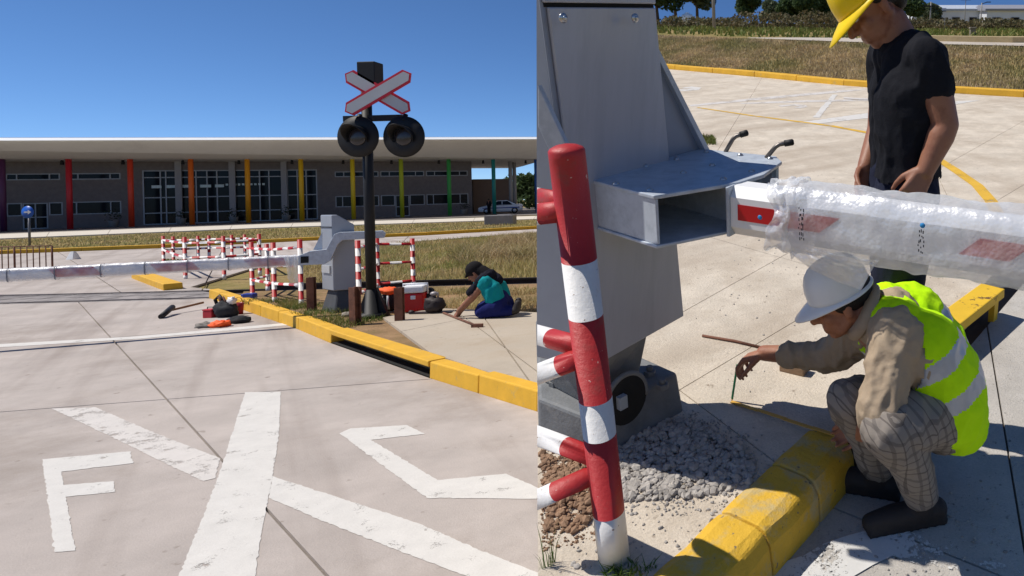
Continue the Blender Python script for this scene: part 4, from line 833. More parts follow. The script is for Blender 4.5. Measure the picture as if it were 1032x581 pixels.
# ---------------- shrubs, trees
def crown(q, c, r, n, leaf, rng, dens=2.2):
    for k in range(n):
        d = V(rng.normal(0, 1, 3)).normalized(); rad = rng.uniform(.55, 1.)**.6; p = V(c)+V((d.x*r[0], d.y*r[1], d.z*r[2]))*rad
        nn_ = (V(rng.normal(0, 1, 3))+V((0, 0, .6))).normalized(); a_, b_ = perp(nn_); s_ = leaf*rng.uniform(.6, 1.5); an = rng.uniform(0, 6.28); a2 = a_*math.cos(an)+b_*math.sin(an); b2_ = nn_.cross(a2)
        q.add([p-a2*s_, p+b2_*s_*.55, p+a2*s_, p-b2_*s_*.55], [(0, 1, 2, 3)])
def tree(label, base, h, rad, mats, seed, frame, lobes=9, leaf=.22, nl=190, name='tree', group=None, tr_=.25, wide=1.):
    rng = np.random.default_rng(seed); t = thing(name, label, 'tree', base, frame, group); B = V(base); q = MB()
    lean = V((rng.normal(0, .05), rng.normal(0, .05), 0)); q.tube([B-V((0, 0, .2)), B+(V((0, 0, 1))+lean)*h*tr_, B+(V((0, 0, 1))+lean)*h*.8], [h*.028, h*.022, h*.008], 8)
    cs = []
    for k in range(lobes):
        an = k*2.4+rng.uniform(0, .6); f_ = rng.uniform(.0, 1.); rr__ = rad*(.62*(1-f_*.55))*rng.uniform(.5, 1.1); c = B+lean*h*f_+V((math.cos(an)*rr__*wide, math.sin(an)*rr__, h*(tr_+.1+(.86-tr_)*f_))); cs.append((c, f_))
        q.tube([B+(V((0, 0, 1))+lean)*h*(tr_+.4*f_*(.9-tr_)), c], [h*.012, h*.004], 5, caps=False)
    q.build('trunk', pm('bark_brown', srgb(92, 78, 64), .95, 0, .2, 6, .5, 20), t); q = MB()
    for c, f_ in cs: s_ = rad*rng.uniform(.36, .62); crown(q, c, (s_*1.15*wide, s_*1.1, s_*.85), nl, leaf, rng)
    q.build('crown', mats, t, fix=False); return t
LF1 = leafmat('tree_leaf_dark', srgb(62, 82, 52), srgb(84, 100, 60)); LF2 = leafmat('tree_leaf_grey', srgb(90, 102, 74), srgb(104, 110, 84)); LF3 = leafmat('scrub_leaf_brown', srgb(108, 96, 70), srgb(86, 88, 58))
def at_R(px, y): x = colx(px, y, 0); return V((x, y, hz(x, y)-.035))
for i, (px, y, h, r, mt, lb) in enumerate([
    (664, 62, 5.6, 2.3, LF1, 'dense green tree just right of the big grey cabinet'), (682, 70, 6.6, 2.6, LF1, 'tall green tree in the clump left of the utility pole'), (703, 66, 5.8, 2.2, LF2, 'grey green tree nearest the utility pole on its left'),
    (757, 74, 4.4, 1.6, LF1, 'rounded dark tree right of the utility pole'), (775, 84, 2.4, 1.2, LF2, 'small low tree right of the rounded dark tree'), (795, 80, 2.9, 1.5, LF1, 'dark tree left of the yellow helmet'), (813, 78, 3.2, 1.4, LF1, 'pointed dark tree beside the yellow helmet'), (832, 82, 3.2, 1.5, LF1, 'dark tree just behind the yellow helmet'),
    (917, 78, 3.9, 1.6, LF1, 'dark tree right behind the standing worker neck'), (937, 92, 2.6, 1.4, LF2, 'pale grey tree above the standing worker shoulder')]):
    tree(lb, at_R(px, y), h, r, mt, 40+i, 'R', 15, .17, 420, 'tree', 'trees on the skyline of the slope')
rng = np.random.default_rng(5)
q = MB()
for k in range(120):
    px = rng.uniform(672, 1040); y = rng.uniform(44, 58); h = rng.uniform(.6, 1.2)*(1.15 if 745 < px < 850 else .75); b_ = at_R(px, y); crown(q, b_+V((0, 0, h*.42)), (rng.uniform(.6, 1.3), .6, h*.55), 130, .11, rng)
tag(q.build('scrub_hedge', LF3, None, 'R', fix=False), 'brown green scrub thicket along the far field', 'scrub', kind='stuff')
# utility pole, white tank, crows, warehouses
def upole(px, y, pyt, r, label, lamp=False):
    b_ = at_R(px, y); d = rr(px, pyt); zt_ = HR+d.z/d.y*y; t = thing('utility_pole', label, 'pole', b_, 'R'); m = MB(); m.tube([b_-V((0, 0, .2)), V((b_.x, b_.y, zt_))], [r, r*.75], 8); m.build('shaft', pm('pole_grey', srgb(150, 146, 142), .8), t)
    if lamp: m = MB(); c = V((b_.x, b_.y, zt_-.1)); m.tube([c, c+V((.5, 0, .15))], .04, 6); m.box(c+V((.65, 0, .16)), (.4, .15, .08)); m.build('lamp_head', M_DK, t)
    else: m = MB(); m.box(V((b_.x, b_.y, zt_-.35)), (1.2, .09, .09)); m.build('cross_arm', M_DK, t)
upole(720, 40, -40, .1, 'pale utility pole standing in the grass by the far trees'); upole(988, 70, 3, .07, 'street lamp post before the far pale warehouse', True); upole(972, 88, -3, .05, 'thin mast above the far pale warehouse roof'); upole(937, 60, 2, .06, 'thin post behind the standing worker shoulder')
M_WH = pm('warehouse_white', srgb(206, 210, 216), .6, 0, .05, 1, 0); M_WHR = pm('warehouse_roof', srgb(138, 140, 150), .6, 0, .05, 1, 0)
def warehouse(px0, px1, y, pyt, pyb, label, roofm, sign=None):
    x0, x1 = colx(px0, y, 0), colx(px1, y, 0); zt_ = Rd(px0, pyt, y).z; zb_ = hz(x0, y)-.4; t = thing('warehouse', label, 'building', V(((x0+x1)/2, y, zb_+.3)), 'R')
    m = MB(); m.box(V(((x0+x1)/2, y+3, (zb_+zt_)/2)), (x1-x0, 6, zt_-zb_)); m.build('wall', M_WH, t)
    m = MB(); m.prism([V((x0-.3, y-.3, zt_)), V((x0-.3, y-.3, zt_+.25)), V((x0-.3, y+3, zt_+.75)), V((x0-.3, y+6.3, zt_+.25)), V((x0-.3, y+6.3, zt_))], V((x1-x0+.6, 0, 0))); m.build('roof', roofm, t)
    k_ = int((x1-x0)/2.2)
    for i in range(k_): cx = x0+(i+.5)*(x1-x0)/k_; m = MB(); m.box(V((cx, y-.02, lerp(zb_, zt_, .45))), (1.1, .06, (zt_-zb_)*.4)); w_ = m.build('window', M_ALU, t); m = MB(); m.box(V((cx, y-.055, lerp(zb_, zt_, .45))), (.95, .03, (zt_-zb_)*.34)); m.build('pane', M_GLASS, w_)
    if sign:
        s0, s1 = Rd(sign[0], sign[2], y-.1), Rd(sign[1], sign[3], y-.1); m = MB(); m.box((s0+s1)/2, (abs(s1.x-s0.x), .1, abs(s1.z-s0.z))); sg_ = m.build('sign_board', pm('sign_navy', srgb(36, 62, 140), .5), t)
        cu = bpy.data.curves.new('sign_text', 'FONT'); cu.body = 'YPF'; cu.align_x = 'CENTER'; cu.align_y = 'CENTER'; cu.size = abs(s1.z-s0.z)*.85; cu.extrude = .005
        to = bpy.data.objects.new('tmp', cu); COL.objects.link(to); bpy.context.view_layer.update(); me = bpy.data.meshes.new_from_object(to); bpy.data.objects.remove(to)
        me.transform(Matrix.Translation((s0+s1)/2-BASE[t.name]+V((0, -.07, 0))) @ Matrix.Rotation(math.radians(90), 4, 'X')); me.materials.clear(); me.materials.append(M_WHT)
        o = bpy.data.objects.new('sign_lettering', me); COL.objects.link(o); o.parent = sg_; BASE[o.name] = BASE[t.name]
warehouse(920, 989, 96, 11, 25, 'far pale shed with dark blue sign board', pm('shed_roof_pale', srgb(170, 178, 190)), (941, 953.5, 8.3, 11.8)); warehouse(994, 1090, 92, 11, 26, 'far grey roofed shed at the right edge', M_WHR)
b_ = at_R(693, 60); t = thing('water_tank', 'white rounded tank half hidden in the far scrub', 'tank', b_, 'R'); m = MB(); m.lathe(b_, (0, 0, 1), [(-.1, .5), (.8, .5), (.95, .42), (1.05, .2), (1.08, .01)], 18); m.build('shell', pm('tank_white', srgb(230, 232, 234), .5), t); m = MB(); m.tube([b_+V((0, 0, 1.03)), b_+V((0, 0, 1.14))], .15, 10); m.build('lid', pm('tank_white', srgb(230, 232, 234)), t)
b_ = at_R(979, 27.5); b_.z += .03; m = MB(); m.box(b_+V((0, 0, .14)), (.2, .2, .28)); m.box(b_+V((0, 0, .31)), (.26, .26, .06)); tag(m.build('stone_bollard', pm('bollard_stone', srgb(132, 122, 108)), None, 'R', b_, bevel=.01), 'small squat stone bollard on the upper road edge', 'bollard')
# ================================================================== THE BARRIER BEING FITTED (right)
M_CABF = pm('cabinet_front_grey', srgb(172, 174, 182), .42, .15, .05, 2.5, .03, 30, col2=srgb(162, 164, 172), c2scale=1.5, streak=(6, 6, .6))
M_CABD = pm('cabinet_dark_grey', srgb(140, 146, 158), .5, .2, .08, 4, .05)
M_BOLT = pm('bolt_zinc', srgb(186, 188, 190), .3, .8, .1, 20, 0)
M_CAST = pm('cast_base_grey', srgb(120, 122, 124), .75, .2, .2, 9, .3, 50, col2=srgb(146, 144, 140), c2scale=7, c2lo=.55, c2hi=.75)
M_GRIP = pm('black_rubber', srgb(26, 26, 28), .6)
C1, C2 = Rg(592, 372, .35), Rg(688, 318, .35)
bm_ = thing('barrier_machine', 'big grey barrier cabinet with open galvanised bracket and wrapped boom', 'barrier', Rg(640, 430), 'R')
fa = (C2-C1).normalized(); fn = V((fa.y, -fa.x, 0)); FL = (C2-C1).length
def up_to(p, z): return V((p.x, p.y, z))
ZT = 1.50
B1 = V((colx(541.1, 2.36, .35), 2.36, .35)); B2 = C2+V((-.12, .05, 0)); C1b = C1-fa*.0
# plan: front face C1-C2, left flank held inside the edge of the slope
lc = V((colx(541.1, C1.y+.07, .35), C1.y+.07, .35))
def yt(p, z): return V((p.x-.045*(z-.35), p.y, z))
lct = V((colx(541.1, lc.y, ZT), lc.y, ZT)); b1t = V((colx(541.1, 2.36, ZT), 2.36, ZT))
sideL = V((colx(541.1, C1.y+.05, .35), C1.y+.05, .35))
m = MB(); lowp = [C1, C2, B2, B1, lc]; hip = [yt(C1, ZT), yt(C2, ZT), yt(B2, ZT), b1t, lct]; n_ = 5
m.add(lowp+hip, [(4, 3, 2, 1, 0), (5, 6, 7, 8, 9)]+[(i, (i+1) % 5, 5+(i+1) % 5, 5+i) for i in range(5)]); cabr = m.build('cabinet', M_CABD, bm_, bevel=.008)
# front panel: a raised plate with rounded bolts
def fpt(t, z, o=.0): p = lerp(C1, C2, t); return V((p.x-.045*(z-.35), p.y, z))+fn*o
def plate(t0, t1, z0, z1, th, o=.0): q = MB(); q.hexa([fpt(t0, z0, o), fpt(t1, z0, o), fpt(t1, z0, o+th), fpt(t0, z0, o+th), fpt(t0, z1, o), fpt(t1, z1, o), fpt(t1, z1, o+th), fpt(t0, z1, o+th)]); return q
zs1 = 1.42+.012
pan = plate(.045, .985, .352, zs1, .012).build('front_panel', M_CABF, cabr, bevel=.004)
plate(.02, .99, zs1+.012, ZT-.01, .014).build('lid', M_CABF, cabr, bevel=.004)
plate(.03, .99, zs1, zs1+.012, .002).build('lid_seam', M_BLACK, cabr)
def onface(px, py, P, n):
    d = rr(px, py); return CR+d*((P-CR).dot(n)/d.dot(n))
for px, py in ((567, 18.5), (639.5, 18.5)):
    c = onface(px, py, C1+fn*.012, fn); m = MB(); m.lathe(c, fn, [(0, .014), (.004, .014), (.007, .008), (.0071, .001)], 16); b_ = m.build('bolt', M_BOLT, cabr); m = MB(); m.lathe(c+fn*.006, fn, [(0, .007), (.006, .007), (.0061, .001)], 6); m.build('bolt_head', M_BOLT, b_)
# bracket: open box of galvanised plates
ZP, ZB = .93, .775
ptp = [(591, 180.5), (659, 197.5), (746, 183.5), (770, 176), (788, 163), (782, 157.5), (706, 150)]
PT = [Rg(x, y, ZP) for x, y in ptp]
m = MB(); m.prism([p-V((0, 0, .012)) for p in PT], (0, 0, .012)); brk = m.build('bracket_top_plate', M_GALV2, bm_, bevel=.003)
inn = lambda p: V((p.x, p.y, ZB))
m = MB(); m.prism([inn(p) for p in PT], (0, 0, .010)); m.build('bracket_bottom_plate', M_GALV2, bm_, bevel=.003)
def wallp(a_, b_, th, nm='bracket_side_plate', z0=ZB+.0105, z1=ZP-.0125):
    d = (b_-a_).normalized(); n__ = V((-d.y, d.x, 0)); q = MB(); q.prism([V((p.x, p.y, z0)) for p in (a_, b_, b_+n__*th, a_+n__*th)], (0, 0, z1-z0)); return q.build(nm, M_GALV2, bm_, bevel=.002)
cen = sum(PT, V((0, 0, 0)))/7
sh = lambda p, k=.012: p+(cen-p).normalized()*k
wallp(sh(PT[0], .006), sh(PT[1], .006), .01)
iw0, iw1 = lerp(PT[0], PT[6], .55), lerp(PT[2], PT[3], .2); wallp(iw0, iw1-(iw1-iw0)*.02, .01)
wallp(sh(PT[4]), sh(PT[5]), .01); wallp(sh(PT[5]), sh(PT[6]), .01)
for px, py in ((620.6, 186), (654.7, 192), (651, 168), (682, 161), (712, 153.5), (688.7, 174.5), (718, 167), (729, 181), (746, 157), (757.6, 173), (776, 160.5)):
    c = Rg(px, py, ZP); m = MB(); m.lathe(c, (0, 0, 1), [(0, .011), (.002, .011), (.0075, .006), (.009, .001)], 14); m.build('bolt', M_BOLT, brk)
for px, py in ((690, 205), (729, 228)):
    c = Rd(px, py, 2.12); m = MB(); m.lathe(lerp(iw0, iw1, .5 if px < 700 else .85)+V((0, 0, ZB+.05-ZP+(.05 if px < 700 else 0)))-V((0, .012, 0)), (0, -1, 0), [(0, .012), (.006, .012), (.008, .002)], 10); m.build('bolt', M_BOLT, bm_)
# struts from the bracket up the cabinet sides
ft = PT[6]; tp = onface(664, 40, C2, V((0, 1, 0))); tp = V((C2.x-.02, C2.y, HR-(HR-tp.z))); base_e = V((C2.x-.01, C2.y, ZP))
ztp = Rd(664, 42, C2.y).z
A_, B_, C_ = V((C2.x-.075, C2.y-.01, ztp)), V((C2.x-.055, C2.y-.01, ZP-.02)), V((ft.x, ft.y, ZP-.012))
m = MB(); m.prism([A_, B_, C_], V((-.01, .012, 0))); m.build('strut_web', M_CABD, bm_)
d = (C_-A_).normalized(); sd_ = V((.8, -.6, 0)); m = MB(); wv = .03; m.hexa([A_-sd_*.0, A_+sd_*.012, A_+sd_*.012+V((.012, .016, .006)), A_+V((.012, .016, .006)), C_-sd_*.02+V((0, 0, .0)), C_+sd_*wv, C_+sd_*wv+V((.012, .016, .006)), C_+V((.012, .016, .006))]); m.build('strut', M_GALV2, bm_, bevel=.002)
yl = 1.90
m = MB(); m.prism([Rd(x, y, yl) for x, y in ((542, 86), (542, 128), (556, 158), (576, 158))], V((.0, .03, 0))); m.build('strut', M_GALV2, bm_, bevel=.003)
# levers behind the bracket
for a_, b_, c_ in (((731, 153), (740, 138), (753, 134)), ((772, 159), (783.5, 146), (799, 143.5))):
    P = [V((*Rg(*a_, ZP).to_2d(), ZP-.002))]; y_ = P[0].y; P += [Rd(*b_, y_), Rd(*c_, y_)]
    mid = lerp(P[1], P[2], .15); m = MB(); m.tube([P[0], lerp(P[0], P[1], .85), mid, P[2]], .008, 10); lv = m.build('lever', pm('lever_steel', srgb(110, 104, 100), .4, .7), bm_)
    m = MB(); m.tube([lerp(P[1], P[2], .45), P[2], P[2]+(P[2]-P[1]).normalized()*.004], [.0115, .0115, .007], 12); m.build('grip', M_GRIP, lv)
# boom
PL, PR = Rg(745, 209, .85), Rg(1032, 250, .85); bd = (PR-PL).normalized(); bs = V((bd.y, -bd.x, 0)); BL = (PR-PL).length*3.2; P0 = PL+bd*.004
oct_ = [(-.055, -.045), (-.03, -.075), (.03, -.075), (.055, -.045), (.055, .045), (.03, .075), (-.03, .075), (-.055, .045)]
M_BOOMW = pm('boom_white', srgb(232, 232, 232), .35, 0, .03, 4, 0)
m = MB(); m.prism([P0+bs*x+V((0, 0, z)) for x, z in oct_], bd*BL); boom = m.build('boom', M_BOOMW, bm_); boom['label'] = 'white boom with red stripes in loose bubble wrap'
m = MB(); m.box(P0-bd*.006, (.011, .128, .152), (bd, bs, V((0, 0, 1)))); m.build('boom_flange', M_GALV2, bm_, bevel=.003)
M_REDB = pm('boom_red', srgb(190, 20, 26), .4, 0, .04, 4, 0)
def bx_at(px, py=230): # distance along the boom at pixel column
    d = rr(px, py); n__ = bs; p = CR+d*((PL+bs*.055-CR).dot(n__)/d.dot(n__)); return (p-P0).dot(bd)
for a_, b_ in ((744, 800), (788, 862), (968, 1042), (1170, 1262), (1480, 1640)):
    x0, x1 = bx_at(a_), bx_at(b_); sk = .05
    if a_ == 788: continue
    if a_ == 744: x0, x1, sk = bx_at(744), bx_at(846), .06
    m = MB()
    for s_ in (1, -1): m.prism([P0+bs*s_*.0555+bd*x+V((0, 0, z)) for x, z in ((x0, -.022), (x1-sk, -.022), (x1, .026), (x0+(sk if a_ > 744 else 0), .026))], bs*s_*.001)
    m.build('red_stripe', M_REDB, boom)
w0 = P0+bd*bx_at(790); wrapmesh(w0, P0+bd*BL*.98, V((0, 0, 1)), bs, .070, .094, 480, 40, .008, 4.).build('bubble_wrap', wrap_mat(), boom, fix=False)
# gathered end of the wrap near the bracket and the flap that hangs over the white helmet
def sheet_uv(nu, nv, fn_, name, parent, mat, frame='R'):
    q = MB(); q.add([fn_(i/nu, j/nv) for i in range(nu+1) for j in range(nv+1)], [(i*(nv+1)+j, (i+1)*(nv+1)+j, (i+1)*(nv+1)+j+1, i*(nv+1)+j+1) for i in range(nu) for j in range(nv)], 0, True); return q.build(name, mat, parent, frame, fix=False)
def collar(s, t):
    A_ = 2*math.pi*t; k = bx_at(776)+.075*s+.02*math.sin(3*A_+1)*(1-s)+.006*math.sin(7*A_); r_ = 1/((abs(math.cos(A_))**4+abs(math.sin(A_))**4)**.25)
    n3 = noise.noise(V((s*6, math.cos(A_)*3, math.sin(A_)*3))); e = .016+.014*n3+.005*math.sin(13*A_+2*n3)*(1-s)
    return P0+bd*k+bs*math.cos(A_)*r_*(.058+.012*s+e)+V((0, 0, math.sin(A_)*r_*(.078+.014*s+e)))
sheet_uv(10, 64, collar, 'gathered_wrap', boom, wrap_mat('gathered_film', .5, .85))
fl_top = [(786, 226), (800, 238), (822, 250), (846, 258), (872, 262), (886, 263)]; fl_bot = [(784, 236), (797, 256), (818, 272), (846, 285), (868, 292.5), (880, 270)]
def flap(s, t):
    k = s*5; i = min(int(k), 4); f_ = k-i; a_ = [lerp(fl_top[i][q], fl_top[i+1][q], f_) for q in (0, 1)]; b_ = [lerp(fl_bot[i][q], fl_bot[i+1][q], f_) for q in (0, 1)]
    px, py = lerp(a_[0], b_[0], t), lerp(a_[1], b_[1], t); k2 = bx_at(a_[0]); y0 = (P0+bd*k2+bs*.075).y
    return Rd(px, py, y0-.004+.016*math.sin(9*s+2*t)*t+.008*noise.noise(V((s*14, t*9, 1)))+.03*t)
sheet_uv(40, 18, flap, 'hanging_wrap', boom, wrap_mat('gathered_film', .5, .85))
M_INK = pm('print_ink', srgb(40, 42, 48), .7); M_INKB = pm('print_blue', srgb(40, 130, 190), .6)
rg_ = np.random.default_rng(12)
def stamp(px, n, h0, step):
    k0 = bx_at(px)
    for i in range(n):
        z_ = h0-i*step; m = MB()
        for j in range(3): m.box(P0+bd*(k0+.006*j+rg_.uniform(-.002, .002))+bs*.0955+V((0, 0, z_+rg_.uniform(-.003, .003))), (.0028, .0006, step*rg_.uniform(.3, .75)), (bd, bs, V((0, 0, 1))))
        m.build('print_mark', M_INK, boom)
stamp(812, 7, .05, .014); stamp(931, 5, .035, .013)
for px, z_ in ((773, .01), (934, .052)): m = MB(); m.lathe(P0+bd*bx_at(px)+bs*.095+V((0, 0, z_)), bs, [(0, .007), (.0008, .007), (.0009, .001)], 12); m.build('print_dot', M_INKB, boom)
# base casting
G1, G2 = Rg(690, 414), Rg(604, 466); G0 = V((colx(542.2, Rg(542, 440).y, 0), Rg(542, 440).y, 0)); gd = (G1-G2).normalized(); gn = V((gd.y, -gd.x, 0)); G3 = G1-gn*.42; Gb = V((colx(543, 2.75, 0), 2.75, 0))
zt_ = Rd(686, 378, G1.y).z
m = MB(); lo_ = [G2, G1, G3, Gb, G0]; m.add([p-V((0, 0, .02)) for p in lo_]+[up_to(p+(cen-p).to_2d().to_3d().normalized()*(-.0), zt_) if i not in (0, 1) else up_to(p-gn*.03, zt_) for i, p in enumerate(lo_)], [(4, 3, 2, 1, 0), (5, 6, 7, 8, 9)]+[(i, (i+1) % 5, 5+(i+1) % 5, 5+i) for i in range(5)])
for k_ in (4, 9): 
    z_ = m.v[k_].z; y_ = m.v[k_].y; m.v[k_].x = max(m.v[k_].x, colx(542.2, y_, z_))
pl = m.build('plinth', M_CAST, bm_, bevel=.012)
m = MB(); ua, ub = lerp(G2, G1, .12)-gn*.1, lerp(G2, G1, .62)-gn*.08
m.hexa([up_to(p, zt_-.004) for p in (ua, ub, ub-gn*.3, ua-gn*.3)]+[up_to(p, .352) for p in (C1+fa*.04-fn*.02, C1+fa*.30-fn*.02, C1+fa*.30-fn*.22, C1+fa*.04-fn*.18)]); m.build('pedestal', M_CAST, bm_, bevel=.01)
hc = onface(632, 403, G2+gn*.001, gn); hu = V((0, 0, 1)); m = MB(); vs_ = [hc+gd*.082*math.cos(a_)+hu*.088*math.sin(a_)-gn*.006 for a_ in np.linspace(0, 2*math.pi, 28, endpoint=False)]; m.prism(vs_, gn*.008); hole = m.build('opening', M_BLACK, pl)  # black disc painted for the shade of a hole, casting is solid behind
m = MB(); m.tube([hc+gd*.084*math.cos(a_)+hu*.09*math.sin(a_)-gn*.004 for a_ in np.linspace(-.2, math.pi+.2, 24)], .009, 8); m.build('opening_rim', M_CAST, pl)
m = MB(); m.box(hc+gn*.012-gd*.03+hu*.01, (.03, .02, .045), (gd, gn, hu)); m.build('terminal', pm('terminal_grey', srgb(150, 160, 170), .4), hole)
for c in (Rg(655, 378, zt_), Rg(668, 392, zt_*.98), Rd(560, 392, 2.2)):
    if c.z < .05: continue
    c = V((c.x, c.y, zt_)); m = MB(); m.tube([c, c+V((0, 0, .018))], .022, 6, sm=False); m.tube([c+V((0, 0, .018)), c+V((0, 0, .035))], .011, 10); m.build('anchor_bolt', M_BOLT if False else M_CAST, pl)
# ---------------- near striped fence post
pb_ = Rg(619, 563); ptop = Rd(571, 152, pb_.y); fen = thing('striped_fence', 'close red and white corner post with rails before the grey cabinet', 'fence', pb_, 'R', 'striped pipe fences')
M_REDN = pm('near_fence_red', srgb(176, 42, 44), .5, 0, .10, 9, .2, 60, col2=srgb(150, 62, 56), c2scale=9, c2lo=.55, c2hi=.68, col3=srgb(206, 170, 160), c3scale=55, c3lo=.69, c3hi=.72); M_WHTN = pm('near_fence_white', srgb(224, 222, 220), .5, 0, .05, 8, .2, 60, col3=srgb(150, 132, 118), c3scale=60, c3lo=.69, c3hi=.72, col2=srgb(194, 186, 178), c2scale=10, c2lo=.6, c2hi=.72)
def ppt(py): t = (563-py)/(563-152.); d0 = lerp(pb_, ptop, 0); 
def post_at(py):
    lo, hi = 0., 1.
    for _ in range(40):
        mid = (lo+hi)/2; q = lerp(pb_, ptop, mid); c = q-CR; zc_ = c.y*math.cos(TH)+(HR-q.z)*math.sin(TH); yc_ = c.y*math.sin(TH)-(HR-q.z)*math.cos(TH); yy = PPY-FPX*yc_/zc_
        if yy > py: lo = mid
        else: hi = mid
    return lerp(pb_, ptop, lo)
seq = [(563, 1), (527, 1), (527, 0), (438, 0), (438, 1), (401, 1), (401, 0), (318, 0), (318, 1), (262, 1), (262, 0), (158, 0)]
seq = [(566, 1), (515, 1), (515, 0), (438, 0), (438, 1), (401, 1), (401, 0), (318, 0), (318, 1), (262, 1), (262, 0), (158, 0)]
pts = [post_at(y) for y, c in seq]; bands = [c for y, c in seq][:-1]; ax_ = (ptop-pb_).normalized(); R_ = .041
top_pts = [ptop, ptop+ax_*.006, ptop+ax_*.012, ptop+ax_*.016]
m = MB(); m.tube(pts+top_pts, [R_]*len(pts)+[R_, R_*.9, R_*.6, R_*.1], 28, bands=bands+[0]*4); m.build('post', [M_REDN, M_WHTN], fen)
def rrail(py0, dpx, end, dy, split, r_=.0255):
    p0 = post_at(py0); e = Rd(end[0], end[1], p0.y+dy); mid = lerp(p0, e, split); m = MB(); e2 = e+(e-p0).normalized()*.12; m.tube([p0, mid, mid, e2], r_, 20, bands=[0, 0, 1]); ro = m.build('rail', [M_REDN, M_WHTN], fen)
    k = (541.4-PPX)/FPX; bm2 = bmesh.new(); bm2.from_mesh(ro.data); gm = bm2.verts[:]+bm2.edges[:]+bm2.faces[:]      # rails stop at the edge of the terrace
    bmesh.ops.bisect_plane(bm2, geom=gm, plane_co=CR-BASE[fen.name], plane_no=V((1, -k*math.cos(TH), k*math.sin(TH))), clear_inner=True); bmesh.ops.holes_fill(bm2, edges=[e_ for e_ in bm2.edges if e_.is_boundary]); bm2.to_mesh(ro.data); bm2.free()
rrail(206, 0, (543, 200), .10, .97); rrail(212, 0, (543, 216), .0, .97)
rrail(352, 0, (543, 338), .12, .74); rrail(357, 0, (543, 377), .0, .6)
rrail(464, 0, (543, 440), .12, .55); rrail(474, 0, (543, 503), .0, .75)
# ---------------- folding rule, pencil, steel bar, wood block
q0, q1 = Rg(737, 405, .004), Rg(849, 441.5, .032); fr_ = thing('folding_rule', 'yellow folding rule laid from the green pencil to the kerb', 'ruler', q0, 'R')
for i in range(4):
    a_, b_ = lerp(q0, q1, i/4), lerp(q0, q1, (i+1.06)/4 if i < 3 else 1.); d = (b_-a_).normalized(); s_ = V((d.y, -d.x, 0)); up_ = s_.cross(d); up_ = -up_ if up_.z < 0 else up_; m = MB(); m.box((a_+b_)/2+up_*.002*(i % 2), ((b_-a_).length, .014, .0035), (d, s_, up_)); m.build('rule_section', pm('rule_yellow', srgb(206, 160, 70), .6, 0, .08, 20, 0), fr_)
pc0, pc1 = Rg(737.5, 404.5), Rd(743, 368, Rg(737.5, 404.5).y-.01); pe = thing('pencil', 'green pencil held upright on the concrete by the crouching worker', 'pencil', pc0, 'R'); d = (pc1-pc0).normalized()
m = MB(); m.tube([pc0+d*.012, pc1], .0048, 6, sm=False); m.build('shaft', pm('pencil_green', srgb(46, 130, 88), .4), pe); m = MB(); m.tube([pc0, pc0+d*.012], [.0008, .0048], 6); m.build('tip', pm('pencil_wood', srgb(190, 150, 110)), pe)
b0, b1 = Rg(708, 338.5, .006), Rg(774, 352, .006); m = MB(); m.tube([b0, lerp(b0, b1, .5)+V((0, .008, .002)), b1], .006, 8); tag(m.build('steel_rod', M_RUST, None, 'R', V((b0.x, b0.y, 0))), 'thin rusty rod lying on the concrete left of the white helmet', 'rod')
c = Rg(800, 377, 0); m = MB(); m.box(c+V((0, .02, .022)), (.11, .05, .045), (V((.9, -.43, 0)), V((.43, .9, 0)), V((0, 0, 1)))); tag(m.build('wood_offcut', pm('offcut_wood', srgb(148, 122, 98), .85, 0, .15, 20, .2), None, 'R', c, bevel=.004), 'small wooden offcut under the outstretched arm', 'wood block')
# ---------------- rubble, pebbles, soil, weeds
def stones(name, label, poly, n, s0, s1, heap, mat, rs, z0=0.):
    rng = np.random.default_rng(rs); P = np.array([(p.x, p.y) for p in poly]); lo = P.min(0); hi = P.max(0); q = MB(); cx, cy = P.mean(0); R0 = np.abs(P-P.mean(0)).max(); k = 0
    ico = bmesh.new(); bmesh.ops.create_icosphere(ico, subdivisions=1, radius=1); iv = [v.co.copy() for v in ico.verts]; jf = [[v.index for v in f_.verts] for f_ in ico.faces]; ico.free()
    while k < n:
        x, y = rng.uniform(lo[0], hi[0]), rng.uniform(lo[1], hi[1])
        if not inpoly(np.array([x]), np.array([y]), P)[0]: continue
        dd = math.hypot((x-cx)/(hi[0]-lo[0]), (y-cy)/(hi[1]-lo[1]))*2; s_ = s0+(s1-s0)*rng.uniform(0, 1)**2.2; z = z0+max(0, heap*(1-dd*dd))*rng.uniform(.3, 1.)+s_*.3
        sc = V((rng.uniform(.7, 1.4), rng.uniform(.6, 1.2), rng.uniform(.5, .9)))*s_; rot = Matrix.Rotation(rng.uniform(0, 6.28), 3, 'Z') @ Matrix.Rotation(rng.uniform(-.6, .6), 3, 'X'); off = V(rng.uniform(0, 50, 3))
        q.add([V((x, y, z))+rot @ V((v_.x*sc.x, v_.y*sc.y, v_.z*sc.z))*(1+.45*noise.noise(v_*1.3+off)) for v_ in iv], jf); k += 1
    return tag(q.build(name, mat, None, 'R', fix=False), label, 'rubble', kind='stuff')
M_GRV = pm('crushed_stone', srgb(166, 160, 153), .9, 0, .28, 22, .3, 90, .2)
stones('rubble_heap', 'loose heap of crushed grey stone before the cabinet base', [Rg(*p) for p in ((614, 452), (652, 420), (690, 424), (716, 436), (756, 462), (762, 486), (700, 502), (626, 506))], 2000, .004, .017, .018, M_GRV, 2)
stones('scattered_pebbles', 'pebbles scattered over the pavement by the kerb', [Rg(*p) for p in ((600, 500), (690, 418), (770, 440), (800, 480), (720, 560), (640, 581), (560, 581))], 260, .003, .009, 0, M_GRV, 3)
stones('fine_grit', 'small grit specks over the forecourt concrete', [Rg(*p) for p in ((700, 300), (760, 220), (1030, 230), (1030, 300), (900, 300), (760, 400), (700, 400))], 240, .002, .006, 0, M_GRV, 4)
